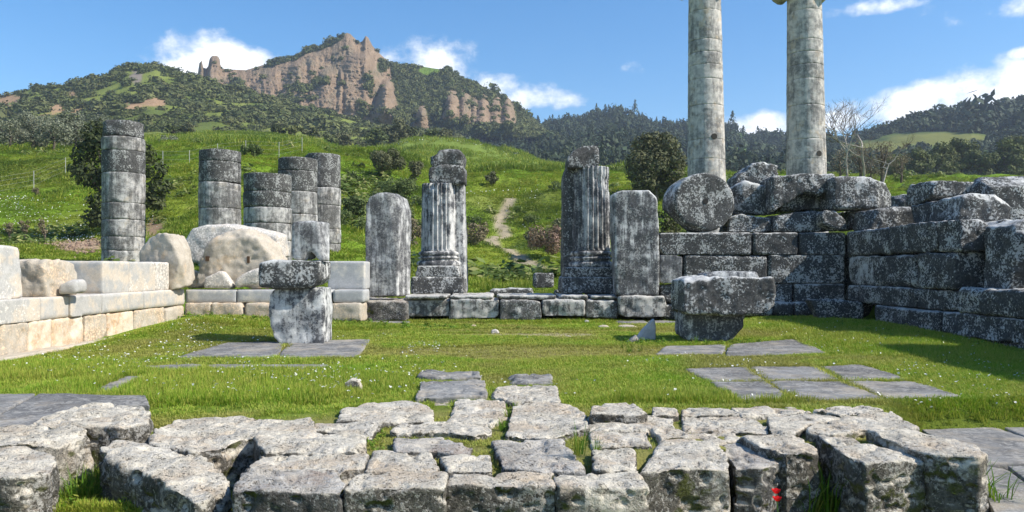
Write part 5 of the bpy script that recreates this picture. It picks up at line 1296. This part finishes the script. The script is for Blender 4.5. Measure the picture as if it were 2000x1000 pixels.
def off_stones(x, y):
    k = np.ones(len(x), bool)
    for p in FOOT:
        xs = [q[0] for q in p]; ys = [q[1] for q in p]
        m = (x > min(xs)) & (x < max(xs)) & (y > min(ys)) & (y < max(ys))
        if m.any(): k[m] &= ~inside(x[m], y[m], p)
    return k
r = np.random.default_rng(11)
n = 520000
y = 5.2 + (26.6 - 5.2) * r.uniform(size=n) ** 1.55; x = r.uniform(-1, 1, n) * np.minimum(10.4, .74 * y + .6)
wr, lu = worn(x, y), lush(x, y)
keep = off_stones(x, y) & (r.uniform(size=n) < 1 - .93 * wr) & (x > -9.25) & (x < 10.35)
gap = (y < 9.6) & (y > 6.3) & (np.abs(x) < 4.6) & (y > 7.9 - 9 * (x > -2.2))
keep &= ~gap | (r.uniform(size=n) < .55 * (fbm2(x, y, 1.3, 2, 66) > .46) + .1)
keep &= r.uniform(size=n) < np.clip(16.0 / y, .25, 1) * .62
keep &= ~((x / np.maximum(y, 1) > .53) & (y < 9.6) & (r.uniform(size=n) < .9))
x, y, wr, lu, gap = x[keep], y[keep], wr[keep], lu[keep], gap[keep]
sc = (.75 + .9 * lu) * (1 - .45 * wr) * r.uniform(.6, 1.3, len(x)) * np.where(gap, .75, 1) * np.where(y < 6.9, 1.3, 1)
print('grass tufts', len(x))
tufts = [tuft('grass_tuft', 16, .085, .085, .0042, M['grass'], 40 + k, .7) for k in range(4)]
wide = np.clip(y / 12, .9, 2.0)
scatter('grass', np.stack([x, y, H(x, y) - .01], 1), rotz(len(x), r, .08), np.stack([wide, wide, sc], 1), r.integers(0, 4, len(x)), tufts, M['grass'], 'short green grass with dry patches in the temple court', 'grass', np.clip(wr * 1.1 + 1.0 * sstep(.46, .70, fbm2(x, y, .5, 4, 97)) * (1 - .8 * lu), 0, 1))
# leafy weeds: thick in the hollows, along the walls and in the joints
wp = []
def weeds(n, cx, cy, rx, ry, s0, s1):
    a = r.normal(size=(n, 2)) * [rx, ry] + [cx, cy]; s = r.uniform(s0, s1, n); wp.append(np.column_stack([a, s]))
weeds(260, -6.3, 21.9, 2.2, .5, .10, .34); weeds(210, -3.6, 6.9, .9, .5, .05, .17); weeds(70, -2.75, 7.3, .35, .35, .06, .16); weeds(40, -1.35, 7.4, .12, .4, .05, .12)
weeds(40, -.08, 8.6, .06, .5, .04, .1); weeds(160, 9.6, 19, .5, 4.0, .08, .25); weeds(50, 5.4, 17.3, .5, .2, .06, .2); weeds(26, 3.1, 17.35, .25, .12, .08, .22)
weeds(120, 0, 23.7, 4.5, .25, .06, .2); weeds(60, -4.5, 22.6, 2.5, .4, .08, .25); weeds(90, 2.6, 5.9, 1.2, .25, .06, .15); weeds(200, -4.5, 10.6, 2.5, 1.5, .03, .09)
weeds(60, -9.0, 17, .25, 3.5, .05, .16); weeds(160, 3.8, 9.75, 2.2, .22, .03, .09); weeds(50, 1.7, 8.3, .7, .35, .02, .05); weeds(14, -7.9, 19.9, .3, .3, .1, .2)
wp = np.concatenate(wp); wp = wp[off_stones(wp[:, 0], wp[:, 1]) & (wp[:, 0] < 10.3)]
wm = [weed_mesh('weed', 46, M['weed'], 70 + k) for k in range(3)]
scatter('weeds', np.stack([wp[:, 0], wp[:, 1], H(wp[:, 0], wp[:, 1]) - .01], 1), rotz(len(wp), r, .1), np.repeat(wp[:, 2:3], 3, 1), r.integers(0, 3, len(wp)), wm, M['weed'], 'leafy green weeds along the walls and between the stones', 'weeds')
# long bladed tufts
LT = [(1130, 884, .10, .30), (1165, 880, .08, .16), (1790, 1003, -.45, .55), (1840, 1000, -.45, .60), (1900, 1003, -.45, .5), (1950, 1003, -.4, .45), (1620, 1000, -.45, .45), (1580, 1003, -.45, .4), (1700, 1003, -.45, .4), (1300, 1003, -.45, .35), (980, 838, .03, .17), (1005, 800, .03, .15), (990, 815, .03, .15), (1230, 690, .0, .3), (1250, 688, .0, .22), (1215, 682, 0, .2),
      (150, 985, -.35, .4), (200, 965, -.35, .35), (260, 985, -.38, .4), (320, 990, -.4, .35), (390, 998, -.4, .35), (130, 930, -.3, .25), (430, 900, -.2, .22), (480, 890, -.2, .22), (465, 880, -.2, .2), (520, 800, .0, .12), (1360, 670, .05, .25), (1380, 672, .05, .2), (1180, 640, 0, .2)]
LT += [(r.uniform(110, 430), r.uniform(905, 1000), -.38, r.uniform(.14, .34)) for _ in range(150)] + [(r.uniform(1280, 1900), 1003, -.5, r.uniform(.22, .42)) for _ in range(40)]
P = np.array([on_plane(a, b, z) for a, b, z, s in LT]); s = np.array([q[3] for q in LT])
P[16:, 2] = np.minimum(P[16:, 2], H(P[16:, 0], P[16:, 1]) + .02)
blades = [tuft('long_blades', 34, .16, 1.0, .014, M['weed'], 90 + k, .8) for k in range(3)]
scatter('tall_grass', P - [0, 0, .02], rotz(len(P), r, .05), np.stack([s * 1.1, s * 1.1, s], 1), r.integers(0, 3, len(P)), blades, M['weed'], 'long bladed grass tufts around the foundation blocks', 'grass')
# daisies
V, T3 = daisy_mesh('daisy', 1)
M['petal'] = NT('white_petals').finish((.82, .82, .76), .7, trans=.2)
dm = mesh_np('daisy', V, T3, M['petal'], smooth=False)
zones = [(430, -7.4, 15.5, 1.3, 1.9), (240, -5.2, 13.3, 1.6, .7), (260, -3.3, 11.2, 1.8, 1.0), (190, -2.6, 16.3, .8, 1.0), (170, -1.8, 11.6, .8, .8), (220, 3.4, 12.8, .7, .8), (240, 8.4, 17.3, 1.2, 2.6), (220, 7.6, 11.8, 1.2, .9), (120, 5.2, 15.6, 1.2, .5), (140, 4.0, 9.95, 1.5, .22), (160, -8.2, 20, .6, 1.4), (90, -5, 18, 2, 1.2)]
D = np.concatenate([r.normal(size=(n, 2)) * [c, d] + [a, b] for n, a, b, c, d in zones])
D = D[(fbm2(D[:, 0], D[:, 1], 1.6, 2, 44) > .44) & off_stones(D[:, 0], D[:, 1]) & (D[:, 0] > -9.1) & (D[:, 0] < 10.2) & (D[:, 1] > 9.5)]
lu = lush(D[:, 0], D[:, 1]); s = r.uniform(.010, .021, len(D))
scatter('daisies', np.stack([D[:, 0], D[:, 1], H(D[:, 0], D[:, 1]) + .05 + .07 * lu], 1), rotz(len(D), r, .45), np.repeat(s[:, None], 3, 1), np.zeros(len(D)), [dm], M['petal'], 'small white daisies dotted through the court grass', 'flowers')
# meadow on the slope behind
n = 62000
y = 27 + (118 - 27) * r.uniform(size=n) ** 1.25; px = r.uniform(-150, 2150, n); x = pxw(px, y)
e = np.maximum(blob(px, y, 155, 53, 62, 5), blob(px, y, 302, 56, 28, 6))
pmk = path_mask(x, y)
keep = (e + r.uniform(-.3, .3, n) < .35) & (pmk < .3) & ~((np.abs(x) < 12) & (y < 28.5))
x, y, px = x[keep], y[keep], px[keep]
cl = fbm2(x, y, .22, 3, 91)
s = (.10 + .26 * sstep(.45, .7, cl)) * r.uniform(.6, 1.4, len(x)) * (1 + .6 * blob(px, y, 760, 70, 120, 30)) * np.where((px < 200) & (y < 75), .6, 1)
wd = np.clip(y / 45, .8, 2.2)
mtuft = [tuft('meadow_tuft', 18, .9, 1.0, .05, M['meadow'], 140 + k, .8) for k in range(4)]
scatter('meadow_grass', np.stack([x, y, H(x, y) - .03], 1), rotz(len(x), r, .08), np.stack([.42 * wd, .42 * wd, s], 1), r.integers(0, 4, len(x)), mtuft, M['meadow'], 'tall bright meadow grass on the slope behind the ruin', 'grass')
n = 5200
y = 30 + 85 * r.uniform(size=n); px = r.uniform(-100, 2100, n); x = pxw(px, y)
cl = fbm2(x, y, .09, 3, 95) + .16 * blob(px, y, 745, 72, 110, 34) + .12 * blob(px, y, 1250, 70, 140, 40) - .12 * (px < 170) * (y < 78)
keep = (cl > .56) & (path_mask(x, y) < .05) & (np.maximum(blob(px, y, 155, 53, 70, 6), 0) < .1); x, y = x[keep], y[keep]
s = r.lognormal(-.45, .45, len(x)) * (1 + .8 * blob(pxw(0, 1) * 0 + CX + F * x / y, y, 735, 68, 110, 30))
M['meadowweed'] = grass_mat('meadow_weed_leaves', (.17, .235, .045), (.115, .17, .035), (.26, .26, .09))
mw = [weed_mesh('meadow_weed', 60, M['meadowweed'], 170 + k) for k in range(3)]
scatter('meadow_weeds', np.stack([x, y, H(x, y) - .05], 1), rotz(len(x), r, .1), np.stack([s * 1.3, s * 1.3, s], 1), r.integers(0, 3, len(x)), mw, M['meadowweed'], 'clumps of tall weeds and low shrubs over the meadow slope', 'weeds')
n = 26000
y = 116 + 190 * r.uniform(size=n) ** 1.2; px = r.uniform(-150, 1500, n); x = pxw(px, y); s = r.uniform(.25, .8, n) * (1 + .8 * (fbm2(x, y, .05, 3, 98) > .55))
scatter('field_grass', np.stack([x, y, H(x, y) - .03], 1), rotz(n, r, .08), np.stack([1.3 + 0 * s, 1.3 + 0 * s, s], 1), r.integers(0, 4, n), mtuft, M['meadow'], 'rough green growth over the far field and knoll', 'grass')
# white flowers on the bank
D = []
for n, a, b, c, d in ((420, 90, 66, 70, 4), (260, 120, 58, 60, 1.6), (160, 240, 57, 40, 1.5), (120, 20, 74, 40, 2), (120, 1130, 70, 60, 6), (120, 1000, 95, 60, 5), (700, 800, 250, 50, 6), (200, 880, 236, 60, 8)):
    q = r.normal(size=(n, 2)) * [c, d] + [a, b]; D.append(np.column_stack([pxw(q[:, 0], q[:, 1]), q[:, 1]]))
D = np.concatenate(D); s = r.uniform(.025, .06, len(D)) * np.clip(D[:, 1] / 70, .9, 3.5)
scatter('white_flowers', np.stack([D[:, 0], D[:, 1], H(D[:, 0], D[:, 1]) + .25], 1), rotz(len(D), r, .7), np.repeat(s[:, None], 3, 1), np.zeros(len(D)), [dm], M['petal'], 'drifts of white wild flowers on the grass bank', 'flowers')
# vine row on the crest
px = r.uniform(1180, 1345, 150); y = r.normal(113, 1.2, 150); x = pxw(px, y); s = r.uniform(.5, .95, 150)
scatter('low_vines', np.stack([x, y, H(x, y)], 1), rotz(150, r, .1), np.stack([s, s, s], 1), r.integers(0, 3, 150), mw, M['meadowweed'], 'row of low leafy vines along the crest behind the round oak', 'vines')
# rubble on the earth bank
nr_ = 900
px = r.normal(158, 36, nr_); y = r.normal(53, 2.6, nr_); x = pxw(px, y); s = r.lognormal(-2.6, .55, nr_)
rub = []
M['clod'] = stone_mat('earth_and_stone', (.36, .26, .18), (.26, .19, .13), dark=(.12, .08, .06), amt=.3, speck=0, vary=.3, bump=.4)
for k in range(3):
    bmx = bmesh.new(); bmesh.ops.create_icosphere(bmx, subdivisions=1, radius=1)
    for v in bmx.verts: v.co *= random.uniform(.6, 1.1)
    m_ = bpy.data.meshes.new('rubble'); bmx.to_mesh(m_); bmx.free(); m_.materials.append(M['clod']); rub.append(m_)
scatter('rubble', np.stack([x, y, H(x, y)], 1), rotz(nr_, r, .8), np.stack([s * 1.3, s, s * .7], 1), r.integers(0, 3, nr_), rub, M['clod'], 'loose rubble on the bare earth bank behind the restored wall', 'rubble')

# ------------------------------------------------------------------ poppies at the foot of the foundation
M['poppy'] = NT('red_petals').finish((.72, .015, .02), .5, trans=.3)
M['stem'] = NT('green_stem').finish((.10, .17, .04), .6)
def poppy(px, py, Y, hgt, label):
    p = W(px, py, Y); root = empty('poppy', (p[0], p[1], p[2] - hgt), label, 'flower')
    v, f = tube([(0, 0, 0), (.01, .0, hgt * .5), (0, 0, hgt)], [.004, .003, .003], 5); link('stem', mesh_np('stem', v, f, M['stem']), root)
    for k in range(5):
        a = k * 2 * math.pi / 5; V = []
        for i in range(4):
            for j in range(4):
                u, w_ = (i - 1.5) / 1.5, j / 3
                rr = .004 + .028 * w_; ang = a + u * .75 * (1 - .2 * w_)
                V.append((rr * math.cos(ang), rr * math.sin(ang), hgt + .030 * w_ ** 1.5 - .006 * u * u))
        Q = [(i * 4 + j, i * 4 + j + 1, i * 4 + j + 5, i * 4 + j + 4) for i in range(3) for j in range(3)]
        link('petal', mesh_np('petal', np.array(V), np.array(Q), M['poppy']), root)
poppy(1516, 963, 5.75, .30, 'red poppy head held higher, at the foot of the narrow dark foundation block')
poppy(1518, 978, 5.72, .25, 'red poppy head hanging just under the higher poppy')

# ------------------------------------------------------------------ the air: a thin even haze round everything
bmh = bmesh.new(); bmesh.ops.create_cube(bmh, size=1.0)
for v in bmh.verts: v.co = Vector((v.co.x * 8200, v.co.y * 8200, (v.co.z + .5) * (330 + 12) - 12))
hm = bpy.data.meshes.new('haze'); bmh.to_mesh(hm); bmh.free()
M['haze'] = bpy.data.materials.new('pale_haze'); M['haze'].use_nodes = True
_t = M['haze'].node_tree; _t.nodes.clear()
_v = _t.nodes.new('ShaderNodeVolumePrincipled'); _v.inputs['Color'].default_value = (.74, .85, 1.0, 1); _v.inputs['Density'].default_value = HAZE; _v.inputs['Anisotropy'].default_value = .2
_o = _t.nodes.new('ShaderNodeOutputMaterial'); _t.links.new(_v.outputs[0], _o.inputs['Volume'])
hm.materials.append(M['haze'])
tag(link('haze', hm), 'thin pale blue air between the ruin and the hills', 'haze', None, 'stuff')
